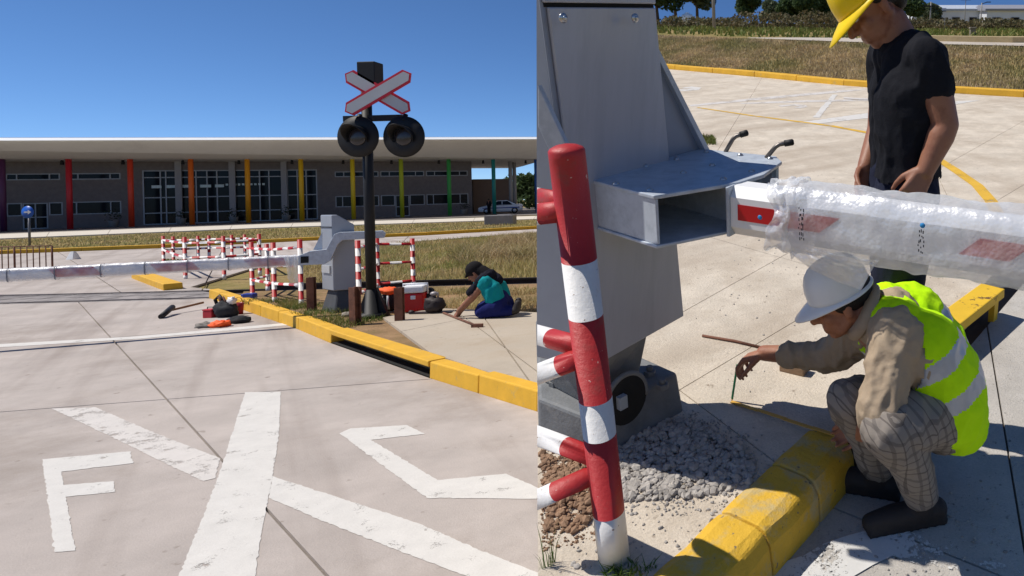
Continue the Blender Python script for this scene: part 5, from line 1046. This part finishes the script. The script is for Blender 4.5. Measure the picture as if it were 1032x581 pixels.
stones('brown_soil_heap', 'clods of brown soil behind the striped post', [Rg(*p) for p in ((546, 458), (606, 466), (612, 500), (585, 536), (546, 540))], 700, .003, .016, .012, pm('clod_brown', srgb(146, 116, 92), .95, 0, .25, 20, .4), 5)
rdz = [Rg(*p, RZ) for p in ((830, 540), (1000, 480), (1030, 560), (900, 590))]; stones('road_grit', 'grit on the road beside the kerb', rdz, 130, .002, .007, 0, M_GRV, 6, RZ)
stones('stone_dust', 'fine stone chips between and around the crushed stone', [Rg(*p) for p in ((606, 450), (652, 412), (700, 414), (745, 436), (785, 468), (775, 500), (700, 520), (615, 520))], 1500, .0015, .006, .004, M_GRV, 12)
stones('soil_crumbs', 'brown soil crumbs around the striped post', [Rg(*p) for p in ((545, 450), (575, 452), (618, 462), (626, 500), (600, 545), (546, 556))], 1300, .0015, .006, .004, MATS['clod_brown'], 13)
M_WEED = leafmat('fresh_weed', srgb(70, 100, 40), srgb(104, 122, 56))
for k_, (px, py, n_, h_, lb) in enumerate(((624, 576, 130, .035, 'small green weed at the foot of the striped post'), (553, 570, 26, .13, 'tall thin weed at the bottom edge left of the striped post'), (648, 580, 60, .03, 'tiny weed right of the striped post foot'))):
    c = Rg(px, py); r_ = .035 if k_ != 1 else .012; pol = [(c.x-r_, c.y-r_), (c.x+r_, c.y-r_), (c.x+r_, c.y+r_), (c.x-r_, c.y+r_)]
    v, f = blades(pol, n_, h_, .003 if k_ != 1 else .0012, lambda x, y: x*0, rs=60+k_, lean=.9 if k_ != 1 else .25); o = npmesh('weed', v, f, M_WEED, 'R'); tag(o, lb, 'weed', 'weeds by the striped post')
cg = Rg(713, 143); pol = [(cg.x-.35, cg.y-.2), (cg.x+.12, cg.y-.2), (cg.x+.05, cg.y+.25), (cg.x-.35, cg.y+.3)]
v, f = blades(pol, 1500, .06, .006, lambda x, y: x*0, rs=70); tag(npmesh('grass_patch', v, f, M_BLADEG, 'R'), 'patch of green grass behind the cabinet strut', 'grass', kind='stuff')
# ================================================================== PEOPLE
def remesh(mb, name, mats, parent, voxel, smooth=6, matfn=None, disp=0., dscale=.05, dseed=0, frame='R', keep=None):
    off = BASE[parent.name]; me = mb.mesh(name, mats, off); o = bpy.data.objects.new(name+'_tmp', me); COL.objects.link(o)
    r = o.modifiers.new('r', 'REMESH'); r.mode = 'VOXEL'; r.voxel_size = voxel; r.use_smooth_shade = True
    if smooth: s = o.modifiers.new('s', 'SMOOTH'); s.iterations = smooth; s.factor = .5
    bpy.context.view_layer.update(); dg = bpy.context.evaluated_depsgraph_get(); m2 = bpy.data.meshes.new_from_object(o.evaluated_get(dg)); bpy.data.objects.remove(o); bpy.data.meshes.remove(me); m2.name = name
    m2.materials.clear()
    for q in (mats if isinstance(mats, (list, tuple)) else [mats]): m2.materials.append(q)
    if disp:
        n = len(m2.vertices); nr = [v.normal.copy() for v in m2.vertices]
        for v, k in zip(m2.vertices, nr):
            p = (v.co+V((dseed, dseed*.7, 0)))/dscale; q = V((p.x, p.y, p.z*.55)); w1 = abs(noise.noise(q+V((1, 7, 2)))); w2 = abs(noise.noise(q*1.9+V((5, 3, 1)))); f_ = noise.noise(q*.6)*1.1+(.5-2.2*min(w1, .42))*1.0+(.3-1.6*min(w2, .35))*.55
            v.co += k*disp*f_
    if keep is not None:
        b = bmesh.new(); b.from_mesh(m2); kill = [f_ for f_ in b.faces if not keep(f_.calc_center_median()+off)]; bmesh.ops.delete(b, geom=kill, context='FACES'); b.to_mesh(m2); b.free()
    if matfn:
        for p in m2.polygons: p.material_index = matfn(V(p.center)+off)
    m2.polygons.foreach_set('use_smooth', [True]*len(m2.polygons)); m2.update()
    ob = bpy.data.objects.new(name, m2); COL.objects.link(ob); ob.parent = parent; BASE[ob.name] = off
    return ob
def chain(m, pts, rad, n=16):
    for i in range(len(pts)-1): m.capsule(pts[i], pts[i+1], rad[i], rad[i+1], n)
    return m
def hand(m, w_, d, nrm, thumb, s=1., curl=(25, 35, 25), spread=.0):
    """palm and five fingers; d: wrist to knuckles, nrm: side to which the fingers curl, thumb: direction of the thumb side"""
    d = V(d).normalized(); nrm = V(nrm); nrm = (nrm-d*nrm.dot(d)).normalized(); t = V(thumb); t = (t-d*t.dot(d)-nrm*t.dot(nrm)).normalized(); w_ = V(w_)
    for i, o in enumerate((-.03, -.01, .01, .028)): m.capsule(w_+t*o*.6*s+d*.012*s, w_+d*.078*s+t*o*s, .0155*s, .0125*s, 10)
    L = ((.034, .022, .018), (.042, .027, .02), (.045, .029, .021), (.04, .025, .02))      # little, ring, middle, index
    for i, o in enumerate((-.031, -.0105, .0105, .0315)):
        p = w_+d*(.082 if i else .074)*s+t*o*s; a = 0
        for k in range(3):
            a += math.radians(curl[k]*(1+.12*(1-i)*.5)); dd = d*math.cos(a)+nrm*math.sin(a)+t*spread*(i-1.5)*.1; q = p+dd*L[i][k]*s; m.capsule(p, q, (.0092-.0008*k)*s, (.0086-.0010*k)*s, 10); p = q
    p = w_+d*.018*s+t*.026*s+nrm*.006*s; dd = (d*.78+t*.42+nrm*.46).normalized()
    for k, l in enumerate((.042, .032, .026)): q = p+dd*l*s; m.capsule(p, q, (.0135-.002*k)*s, (.0115-.002*k)*s, 10); p = q; dd = (dd*.8+d*.35+nrm*.25-t*.25).normalized()
    return m
def head(m, c, fwd, up, s=1.):
    f = V(fwd).normalized(); u = V(up); u = (u-f*u.dot(f)).normalized(); r = f.cross(u); c = V(c); P = lambda x, y, z: c+(f*x+r*y+u*z)*s
    m.ball(P(-.012, 0, .03), (.098*s, .076*s, .088*s), (f, r, u), 20, 14); m.ball(P(.022, 0, -.045), (.066*s, .058*s, .072*s), (f, r, u), 18, 12)
    m.capsule(P(.055, 0, -.10), P(.03, 0, -.092), .024*s, .03*s); m.capsule(P(.03, -.035, -.08), P(-.02, -.055, -.04), .022*s, .02*s); m.capsule(P(.03, .035, -.08), P(-.02, .055, -.04), .022*s, .02*s)
    m.capsule(P(.086, 0, .01), P(.108, 0, -.034), .010*s, .0145*s); m.capsule(P(.093, -.011, -.038), P(.093, .011, -.038), .0095*s, .0095*s)
    m.capsule(P(.078, -.035, .02), P(.078, .035, .02), .014*s, .014*s); m.capsule(P(.079, -.02, -.068), P(.079, .02, -.068), .0105*s, .0105*s); m.capsule(P(.077, -.016, -.08), P(.077, .016, -.08), .0105*s, .0105*s)
    for q in (-1, 1): m.ball(P(-.012, q*.077, -.012), (.019*s, .009*s, .032*s), (f*.94-u*.3, r, u), 12, 8); m.ball(P(.055, q*.04, -.03), (.025*s, .02*s, .022*s))
    return P
def eyes(P, parent, s=1.):
    for q in (-1, 1):
        m = MB(); m.ball(P(.0745, q*.031, .003), .0115*s, None, 12, 8); e = m.build('eye', pm('eye_white', srgb(214, 208, 200), .3), parent); m = MB(); m.ball(P(.0835, q*.031, .001), .0052*s, None, 10, 6); m.build('iris', pm('eye_dark', srgb(40, 28, 22), .2), e)
def helmet(parent, P, mat, name='helmet', s=1., tilt=0.):
    PP_ = P; P = lambda x, y, z: PP_(x*s, y*s, .028+(z-.028)*s); m = MB(); n = 40; vs_ = []; prof = [(1.0, 0), (1.0, .02), (.985, .05), (.93, .08), (.82, .108), (.64, .13), (.40, .144), (.16, .15), (.01, .151)]
    for k, (q, z) in enumerate(prof):
        for j in range(n):
            a = 2*math.pi*j/n; x = math.cos(a)*.128*q; y = math.sin(a)*.108*q; rid = .006*max(0, 1-abs(y)/.022)*(1 if .03 < z else 0); vs_.append(P(x-.012, y, z+.028+rid-.10*tilt*x))
    fs = [(k*n+j, k*n+(j+1) % n, (k+1)*n+(j+1) % n, (k+1)*n+j) for k in range(len(prof)-1) for j in range(n)]; m.add(vs_, fs, 0, True); ob = m.build(name, mat, parent)
    q = MB(); vs_ = []
    for k, (ex, dz) in enumerate(((0., .006), (.5, .004), (1., -.002), (1., -.006), (0., -.001))):
        for j in range(n):
            a = 2*math.pi*j/n; fr = max(0, math.cos(a))**1.6; e = ex*(.012+.062*fr); x = math.cos(a)*(.128+e); y = math.sin(a)*(.108+ex*.014); vs_.append(P(x-.012, y, .028+dz-.028*fr*ex-.10*tilt*x))
    q.add(vs_, [(k*n+j, k*n+(j+1) % n, (k+1)*n+(j+1) % n, (k+1)*n+j) for k in range(4) for j in range(n)], 0, True); q.build('brim', mat, ob)
    md = ob.modifiers.new('solid', 'SOLIDIFY'); md.thickness = .003
    return ob
SKIN1 = pm('skin_tanned', srgb(158, 108, 84), .55, 0, .1, 14, .15, 160, .35, col2=srgb(140, 86, 66), c2scale=18, c2lo=.5, c2hi=.7)
SKIN2 = pm('skin_brown', srgb(146, 100, 78), .5, 0, .08, 14, .12, 160, .35, col2=srgb(124, 78, 60), c2scale=14, c2lo=.5, c2hi=.7)
HAIR = pm('hair_black', srgb(26, 22, 20), .6, 0, .3, 60, .6, 220)
def cloth(name, col, var=.08, **k): return pm(name, col, .9, 0, var, 9, .25, 120, .15, **k)
# ------------------------------------------------------------------ crouching worker
W1 = thing('person', 'crouching worker in white helmet and yellow safety vest measuring with a rule', 'person', Rg(925, 530, RZ), 'R')
hipL, hipR, pel = Rd(946, 418, 1.87), Rd(942, 414, 2.05), Rd(948, 412, 1.96)
knL, anL = Rd(893, 434, 1.68), Rd(928, 502, 1.85); knR, anR = Rd(856, 404, 1.87), Rd(884, 464, 1.99)
anL.z = max(anL.z, RZ+.07); anR.z = RZ+.075
shL, shR, nk = Rd(904, 336, 1.82), Rd(874, 334, 2.11), Rd(878, 318, 1.97)
elL, wrL = Rd(887, 416, 1.71), Rd(868, 436, 1.87); elR, wrR = Rd(834, 360, 2.24), Rd(770, 356, 2.31)
hc = Rd(846, 303, 1.97); hf, hu_ = V((-.92, -.10, -.38)), V((-.38, 0, .92))
b = MB(); P1 = head(b, hc, hf, hu_, .9)
chain(b, [nk+V((.03, 0, -.02)), lerp(nk, hc, .55)+V((.012, 0, -.012))], [.062, .056]); chain(b, [pel, lerp(pel, nk, .5)+V((.03, 0, .02)), nk], [.11, .11, .08]); chain(b, [shL, shR], [.05, .05])
chain(b, [shL, elL, wrL], [.05, .042, .029]); chain(b, [shR, elR, wrR], [.05, .042, .029])
for h_, k_, a_ in ((hipL, knL, anL), (hipR, knR, anR)): chain(b, [pel, h_, k_, a_], [.08, .06, .035, .028])
dR = (Rd(742, 364, 2.335)-wrR); hand(b, wrR, dR, V((.1, -.2, -1)), V((-.2, -1, .1)), .95, (38, 48, 35))
tipL = Rd(852, 440.5, 2.02); dL = tipL-wrL; hand(b, wrL, dL, V((-.75, .2, -.5)), V((-.3, -.1, 1)), .95, (30, 45, 40))
remesh(b, 'body', SKIN1, W1, .0048, 4); eyes(P1, W1, .9)
q = MB(); f, u = hf.normalized(), hu_.normalized(); q.ball(P1(-.03, 0, .03), (.088, .081, .075), (f, f.cross(u), u), 20, 12); q.ball(P1(-.075, 0, -.01), (.036, .06, .05), (f, f.cross(u), u), 16, 10); q.capsule(P1(-.005, -.073, .0), P1(0.008, -.072, .03), .012, .016); q.capsule(P1(-.005, .073, .0), P1(.008, .072, .03), .012, .016); q.capsule(P1(.075, -.045, .019), P1(.088, -.012, .021), .005, .006); q.capsule(P1(.075, .045, .019), P1(.088, .012, .021), .005, .006); remesh(q, 'hair', HAIR, W1, .006, 2)
HW = pm('helmet_white', srgb(224, 226, 228), .35, 0, .04, 6, .03, 30); helmet(W1, P1, HW, s=.88, tilt=.3)
# shirt: torso, sleeves rolled at the elbow (near) and forearm (far), collar
SH = cloth('shirt_khaki', srgb(168, 150, 128), .06, col2=srgb(152, 134, 114), c2scale=6, c2lo=.45, c2hi=.7)
ax = lambda t, o=V((0, 0, 0)): lerp(pel, nk, t)+o
bow = V((.055, 0, .035)); side_ = V((0, .085, 0))
s_ = MB()
for sg_ in (-1, 1): chain(s_, [ax(.05)+side_*sg_*.8, ax(.35)+bow+side_*sg_, ax(.68)+bow*1.1+side_*sg_*1.25, ax(.9)+bow*.7+side_*sg_*1.0], [.10, .108, .115, .075])
chain(s_, [ax(.9)+bow*.6, nk+V((.01, 0, .0))], [.10, .07]); chain(s_, [ax(.85)+bow*.6, shL], [.09, .078]); chain(s_, [ax(.85)+bow*.6, shR], [.09, .075])
chain(s_, [shL, lerp(shL, elL, .6), elL+V((.0, 0, .01)), lerp(elL, wrL, .22)], [.080, .068, .062, .054]); chain(s_, [shR, elR, lerp(elR, wrR, .62)], [.075, .06, .047])
q = lerp(nk, hc, .30); chain(s_, [nk+V((.01, -.03, -.015)), nk+V((.01, .03, -.015))], [.062, .062])
remesh(s_, 'shirt', SH, W1, .0065, 5, None, .0095, .055, 2)
cax = (hc-nk).normalized(); co_ = MB(); co_._lathe(nk+cax*.02, cax, *perp(cax), [(0, .086), (.03, .070), (.034, .072), (.012, .094), (0, .094)], 24, 0); co_.build('collar', SH, W1)
# vest: torso shell, open at neck and arms, two reflective bands
VE = cloth('vest_lime', srgb(196, 250, 20), .04, col2=srgb(172, 230, 16), c2scale=5, c2lo=.5, c2hi=.75); RF = pm('vest_reflective', srgb(176, 180, 188), .35, .2, .06, 20, .1); 
ve = MB()
for sg_ in (-1, 1): chain(ve, [ax(-.02)+V((.03, 0, -.0))+side_*sg_*.75, ax(.12)+V((.035, 0, .0))+side_*sg_*.95, ax(.35)+bow*1.15+side_*sg_, ax(.68)+bow*1.15+side_*sg_*1.2, ax(.93)+bow*.75+side_*sg_*.72], [.10, .116, .122, .124, .078])
chain(ve, [shL+V((.02, .06, .005)), ax(.9)+bow*.7], [.07, .085]); chain(ve, [shR+V((.02, -.05, .005)), ax(.9)+bow*.7], [.07, .085])
tax = (nk-pel).normalized()
def vmat(p):
    t = (p-pel).dot(tax)/(nk-pel).length+(p.x-pel.x)*.25
    return 1 if (.20 < t < .33 or .52 < t < .65) else 0
armax = (elL-shL)
def vkeep(p):
    if (p-(nk+cax*.06)).length < .098: return False
    # arm hole on the near and far shoulder
    for sh_, sgn in ((shL, -1), (shR, 1)):
        d = p-(sh_+V((-.015, 0, -.06)))
        if (d.y*sgn > -.03) and (d.x/.085)**2+(d.z/.135)**2 < 1: return False
    t = (p-pel).dot(tax)/(nk-pel).length
    if p.x < ax(max(0, min(1, t))).x-.075 and abs(p.y-pel.y) < .035: return False          # open front
    return (p-pel).dot(tax)+.3*(p.x-pel.x) > -.085
vo = remesh(ve, 'safety_vest', [VE, RF], W1, .0065, 5, vmat, .006, .06, 7, keep=vkeep)
md = vo.modifiers.new('solid', 'SOLIDIFY'); md.thickness = .004
# trousers (plaid) and boots
def plaid(name, c1, c2, c3, sc):
    m = pm(name, c1, .9, 0, .06, 10, .2, 120, .15); n = m.node_tree.nodes; l = m.node_tree.links; b_ = n['Principled BSDF']; src = b_.inputs['Base Color'].links[0].from_socket; g_ = n.new('ShaderNodeNewGeometry'); out = src
    for vec, col, wd in (((.9, .5, .6), c2, .16), ((-.35, .75, -.75), c2, .16), ((.9, .5, .6), c3, .07), ((-.35, .75, -.75), c3, .07)):
        d = n.new('ShaderNodeVectorMath'); d.operation = 'DOT_PRODUCT'; d.inputs[1].default_value = V(vec).normalized()*sc; l.new(g_.outputs['Position'], d.inputs[0]); fr = n.new('ShaderNodeMath'); fr.operation = 'FRACT'; ad = n.new('ShaderNodeMath'); ad.operation = 'ADD'; ad.inputs[1].default_value = .5 if wd < .1 else 0; l.new(d.outputs['Value'], ad.inputs[0]); l.new(ad.outputs[0], fr.inputs[0])
        lt = n.new('ShaderNodeMath'); lt.operation = 'LESS_THAN'; lt.inputs[1].default_value = wd; l.new(fr.outputs[0], lt.inputs[0]); mu = n.new('ShaderNodeMath'); mu.operation = 'MULTIPLY'; mu.inputs[1].default_value = .62; l.new(lt.outputs[0], mu.inputs[0])
        x = n.new('ShaderNodeMix'); x.data_type = 'RGBA'; l.new(mu.outputs[0], x.inputs[0]); l.new(out, x.inputs[6]); x.inputs[7].default_value = (*col, 1); out = x.outputs[2]
    l.new(out, b_.inputs['Base Color']); return m
TP = plaid('trousers_plaid', srgb(138, 130, 122), srgb(98, 92, 88), srgb(76, 70, 68), 17.)
t_ = MB()
for h_, k_, a_, sg_ in ((hipL, knL, anL, -1), (hipR, knR, anR, 1)): chain(t_, [pel+side_*sg_*.6, h_, lerp(h_, k_, .5)+V((0, 0, .012)), k_, lerp(k_, a_, .4)+V((.02, .01, 0)), a_+V((0, 0, .02))], [.112, .104, .092, .072, .068, .055])
remesh(t_, 'trousers', TP, W1, .007, 5, None, .007, .06, 4)
BT = pm('boot_dark', srgb(46, 40, 38), .7, 0, .15, 12, .2, 60)
def boot(a_, d, parent, mat=BT, zg=RZ, s=1., vox=.007):
    d = V(d).normalized(); p = V((a_.x, a_.y, zg)); q = MB(); chain(q, [p+d*-.06*s+V((0, 0, .045*s)), p+d*.10*s+V((0, 0, .042*s)), p+d*.185*s+V((0, 0, .036*s))], [.043*s, .045*s, .034*s]); chain(q, [V((a_.x, a_.y, zg+.06*s)), a_+V((0, 0, .07*s))], [.05*s, .052*s]); q.box(p+d*.055*s+V((0, 0, .012*s)), (.30*s, .082*s, .024*s), (d, V((-d.y, d.x, 0)), V((0, 0, 1)))); remesh(q, 'boot', mat, parent, vox, 3)
boot(anL, (-.95, -.25, 0), W1, s=.88); boot(anR, (-.95, .25, 0), W1, s=.88)
# ------------------------------------------------------------------ standing worker
W2 = thing('person', 'standing worker in black t-shirt and yellow helmet looking down behind the boom', 'person', Rg(905, 438, RZ), 'R')
YS = 2.30
hc2 = Rd(879, 6, YS); hf2, hu2 = V((-.78, -.16, -.60)), V((-.62, 0, .78)); nk2 = Rd(908, 40, YS)
shL2, shR2 = Rd(934, 56, YS-.17), Rd(893, 54, YS+.17); elL2, wrL2 = Rd(953, 126, YS-.20), Rd(933, 172, YS-.22); elR2, wrR2 = Rd(886, 130, YS+.22), Rd(872, 168, YS+.10)
ch2, wa2, pe2 = Rd(911, 92, YS), Rd(911, 150, YS), Rd(910, 192, YS); hl2, hr2 = Rd(912, 205, YS-.09), Rd(908, 205, YS+.09)
gx = pe2.x
kl2, kr2 = V((gx-.03, YS-.10, RZ+.48)), V((gx-.02, YS+.10, RZ+.48)); al2_, ar2_ = V((gx+.01, YS-.10, RZ+.08)), V((gx+.05, YS+.12, RZ+.08))
b = MB(); P2 = head(b, hc2, hf2, hu2, 1.0); chain(b, [nk2+V((.01, 0, -.04)), lerp(nk2, hc2, .6)+V((.02, 0, -.01))], [.066, .058]); chain(b, [pe2, wa2, ch2, nk2+V((.01, 0, -.03))], [.08, .075, .075, .055]); chain(b, [shL2, shR2], [.05, .05])
chain(b, [shL2, lerp(shL2, elL2, .5), elL2, lerp(elL2, wrL2, .25), wrL2], [.05, .05, .041, .044, .029]); chain(b, [shR2, elR2, wrR2], [.05, .044, .029]); 
for a_, k_, f_ in ((hl2, kl2, al2_), (hr2, kr2, ar2_)): chain(b, [pe2, a_, k_, f_], [.09, .08, .055, .04])
hand(b, wrL2, Rd(914, 204, YS-.24)-wrL2, V((-.15, 1, -.1)), V((-1, -.1, .1)), 1., (35, 50, 40)); hand(b, wrR2, Rd(871, 190, YS+.06)-wrR2, V((.2, -.8, -.2)), V((-.9, -.1, 0)), 1., (25, 35, 25))
remesh(b, 'body', SKIN2, W2, .0052, 4); eyes(P2, W2)
q = MB(); f, u = hf2.normalized(), hu2.normalized(); q.ball(P2(-.03, 0, .03), (.09, .081, .078), (f, f.cross(u), u), 20, 12); q.ball(P2(-.075, 0, -.015), (.036, .06, .055), (f, f.cross(u), u), 16, 10); q.capsule(P2(-.01, -.074, .0), P2(0.0, -.073, .03), .012, .018); q.capsule(P2(.075, -.045, .02), P2(.089, -.012, .022), .005, .006); remesh(q, 'hair', HAIR, W2, .006, 2)
helmet(W2, P2, pm('helmet_yellow', srgb(244, 206, 12), .35, 0, .03, 6, .02, 30), tilt=.9)
TS = cloth('tshirt_black', srgb(26, 27, 33), .15); s_ = MB()
for sg_ in (-1, 1):
    o = V((0, .09*sg_, 0)); chain(s_, [pe2+o+V((0, 0, .02)), wa2+o, ch2+o*1.1+V((.01, 0, 0)), lerp(ch2, nk2, .62)+o*.8], [.108, .104, .115, .075])
chain(s_, [lerp(ch2, nk2, .75)+V((.01, 0, 0)), nk2+V((.006, 0, -.03))], [.09, .068]); chain(s_, [lerp(ch2, nk2, .7), shL2, lerp(shL2, elL2, .46)], [.08, .062, .060]); chain(s_, [lerp(ch2, nk2, .7), shR2, lerp(shR2, elR2, .46)], [.08, .062, .058])
remesh(s_, 'tshirt', TS, W2, .007, 5, None, .010, .075, 9, keep=lambda p: p.z > Rd(910, 172, YS).z+.008*math.sin(p.x*60))
TN = cloth('trousers_navy', srgb(34, 38, 56), .15); t_ = MB()
for a_, k_, f_, sg_ in ((hl2, kl2, al2_, -1), (hr2, kr2, ar2_, 1)): chain(t_, [wa2+V((0, .06*sg_, -.06)), pe2+V((0, .07*sg_, 0)), a_, k_, f_+V((0, 0, -.01))], [.098, .112, .105, .078, .068])
remesh(t_, 'trousers', TN, W2, .009, 5, None, .007, .07, 12); boot(al2_, (-1, -.15, 0), W2); boot(ar2_, (-1, .1, 0), W2)
# ------------------------------------------------------------------ kneeling worker in the street
yk = vg(492, 320).y; k_ = lambda px, py, dy=0.: Ld(px, py, yk+dy); zg = VZ+.012
W3 = thing('person', 'kneeling worker with teal top and dark cap working on the pavement by the rails', 'person', V((k_(495, 320).x, yk, zg)))
hd3, nk3, pe3 = k_(478.5, 274.5), k_(487.5, 280.5), k_(503, 305); sL, sR = k_(489, 285, -.14), k_(484, 284, .15); eL, wL = k_(476, 300, -.16), k_(462.5, 313.5, -.1); eR, wR = k_(474, 302, .1), k_(464, 314, .05)
kL, kR = k_(486, 316, -.12), k_(487, 315, .12); kL.z = max(kL.z, zg+.07); kR.z = zg+.07; aL, aR = k_(514, 316, -.1), k_(515, 314, .12); aL.z = zg+.07; aR.z = zg+.07
b = MB(); f3, u3 = V((-.8, -.05, -.55)), V((-.55, 0, .8)); P3 = head(b, hd3, f3, u3, 1.); chain(b, [nk3, lerp(nk3, hd3, .6)], [.07, .06]); chain(b, [pe3, lerp(pe3, nk3, .5), nk3], [.11, .11, .08]); chain(b, [sL, sR], [.05, .05]); chain(b, [sL, eL, wL], [.052, .044, .03]); chain(b, [sR, eR, wR], [.05, .042, .03])
for h_, kk, a_ in ((-.09, kL, aL), (.09, kR, aR)): chain(b, [pe3, pe3+V((0, h_, -.02)), kk, a_], [.1, .085, .06, .045])
hand(b, wL, V((-.6, 0, -.8)), V((.5, .5, -.3)), V((-.4, .6, 0)), 1., (30, 40, 30)); hand(b, wR, V((-.6, -.1, -.8)), V((.5, -.5, -.3)), V((-.4, -.6, 0)), 1., (30, 40, 30)); remesh(b, 'body', SKIN2, W3, .010, 3)
q = MB(); fn3 = f3.normalized(); un3 = u3.normalized(); q.ball(P3(-.015, 0, .035), (.112, .094, .098), (fn3, fn3.cross(un3), un3), 18, 12); q.ball(P3(-.06, 0, -.03), (.06, .085, .09), (fn3, fn3.cross(un3), un3), 16, 10); q.capsule(P3(.09, -.04, .02), P3(.13, .0, .012), .014, .012); q.capsule(P3(.13, .0, .012), P3(.09, .04, .02), .012, .014); q.capsule(P3(-.08, 0, -.05), nk3+V((.10, 0, -.02)), .08, .1); remesh(q, 'cap', cloth('cap_black', srgb(30, 28, 30)), W3, .010, 3)
s_ = MB()
for sg_ in (-1, 1): o = V((0, .085*sg_, 0)); chain(s_, [pe3+o+V((-.01, 0, .05)), lerp(pe3, nk3, .45)+o*1.1+V((.03, 0, .03)), lerp(pe3, nk3, .85)+o+V((.02, 0, .02))], [.118, .118, .09])
chain(s_, [lerp(pe3, nk3, .85), sL, lerp(sL, eL, .2)], [.09, .08, .07]); chain(s_, [lerp(pe3, nk3, .85), sR, lerp(sR, eR, .2)], [.09, .08, .07]); remesh(s_, 'top', cloth('top_teal', srgb(16, 136, 142), .1), W3, .011, 4, None, .008, .09, 3)
t_ = MB()
for h_, kk, a_ in ((-.09, kL, aL), (.09, kR, aR)): chain(t_, [pe3+V((0, 0, .04)), pe3+V((0.01, h_, -.02)), kk+V((0, 0, .012)), a_+V((0, 0, .01))], [.125, .125, .088, .068])
remesh(t_, 'trousers', cloth('trousers_blue', srgb(30, 36, 92), .12), W3, .011, 4, None, .008, .09, 5)
q = MB(); c = lerp(pe3, kL, .62); q.tube([c+V((.03, -.085, -.06)), c+V((.05, -.105, .0)), c+V((.05, -.09, .05))], .025, 10); q.build('reflective_band', pm('band_lime', srgb(190, 230, 40), .5), W3)
for a_ in (aL, aR): q = MB(); chain(q, [a_+V((-.03, 0, -.015)), a_+V((.08, 0, .02)), a_+V((.1, 0, .10))], [.048, .05, .04]); remesh(q, 'boot', BT, W3, .010, 3)
# jacket thrown over the shoulders
q = MB(); chain(q, [nk3+V((.02, -.12, -.03)), nk3+V((.08, -.02, .03)), nk3+V((.03, .12, -.03))], [.075, .085, .075]); chain(q, [nk3+V((.02, -.13, -.05)), nk3+V((-.1, -.15, -.16))], [.06, .05]); chain(q, [nk3+V((.05, 0, .02)), nk3+V((.17, 0, -.03))], [.1, .07]); remesh(q, 'scarf', cloth('scarf_dark', srgb(28, 28, 38)), W3, .011, 3, None, .01, .06, 8)
# ------------------------------------------------------------------ person beside the parked car
pw = cz+V((-.75, -1.5, 0)); W4 = thing('person', 'distant person in dark clothes standing beside the parked car', 'person', pw); b = MB(); J_ = lambda x, y, z: pw+V((x, y, z))
P4 = head(b, J_(0, 0, 1.63), (0, 1, -.1), (0, 0, 1)); chain(b, [J_(0, 0, 1.45), J_(0, 0, 1.55)], [.06, .055]); chain(b, [J_(0, 0, .95), J_(0, 0, 1.4)], [.12, .13])
for sg_ in (-1, 1): chain(b, [J_(.16*sg_, 0, 1.4), J_(.24*sg_, .02, 1.15), J_(.2*sg_, .14, .98)], [.055, .045, .035]); chain(b, [J_(.09*sg_, 0, .93), J_(.1*sg_, .02, .5), J_(.11*sg_, 0, .07)], [.09, .06, .045]); chain(b, [J_(.11*sg_, -.03, .04), J_(.12*sg_, .15, .035)], [.045, .035])
remesh(b, 'body', SKIN2, W4, .03, 1); b = MB(); chain(b, [J_(-.06, 0, .95), J_(-.08, 0, 1.38)], [.14, .13]); chain(b, [J_(.06, 0, .95), J_(.08, 0, 1.38)], [.14, .13])
for sg_ in (-1, 1): chain(b, [J_(.16*sg_, 0, 1.4), J_(.24*sg_, .02, 1.15), J_(.21*sg_, .12, 1.0)], [.08, .07, .06]); chain(b, [J_(.09*sg_, 0, .93), J_(.1*sg_, .02, .5), J_(.11*sg_, 0, .08)], [.12, .09, .08])
remesh(b, 'clothes', cloth('dark_clothes', srgb(28, 28, 34)), W4, .03, 1); b = MB(); b.ball(J_(0, -.015, 1.68), (.095, .105, .1)); b.build('hair', HAIR, W4)
# ================================================================== trees beyond the canopy end
for i, (px, y, h, r, lb) in enumerate(((522, 118, 6.5, 3.2, 'dark tree seen under the canopy end beside the grey posts'), (533, 112, 5.4, 3.0, 'low dark tree right of the grey posts under the canopy end'), (545, 120, 6.0, 3.2, 'dark tree at the seam behind the blue column'))):
    p = Ld(px, 200, y); tree(lb, V((p.x, p.y, -.06)), h, r, LF1, 80+i, 'L', 9, .38, 150, 'tree', 'trees beyond the station', .15)
SC.render.engine = 'CYCLES'
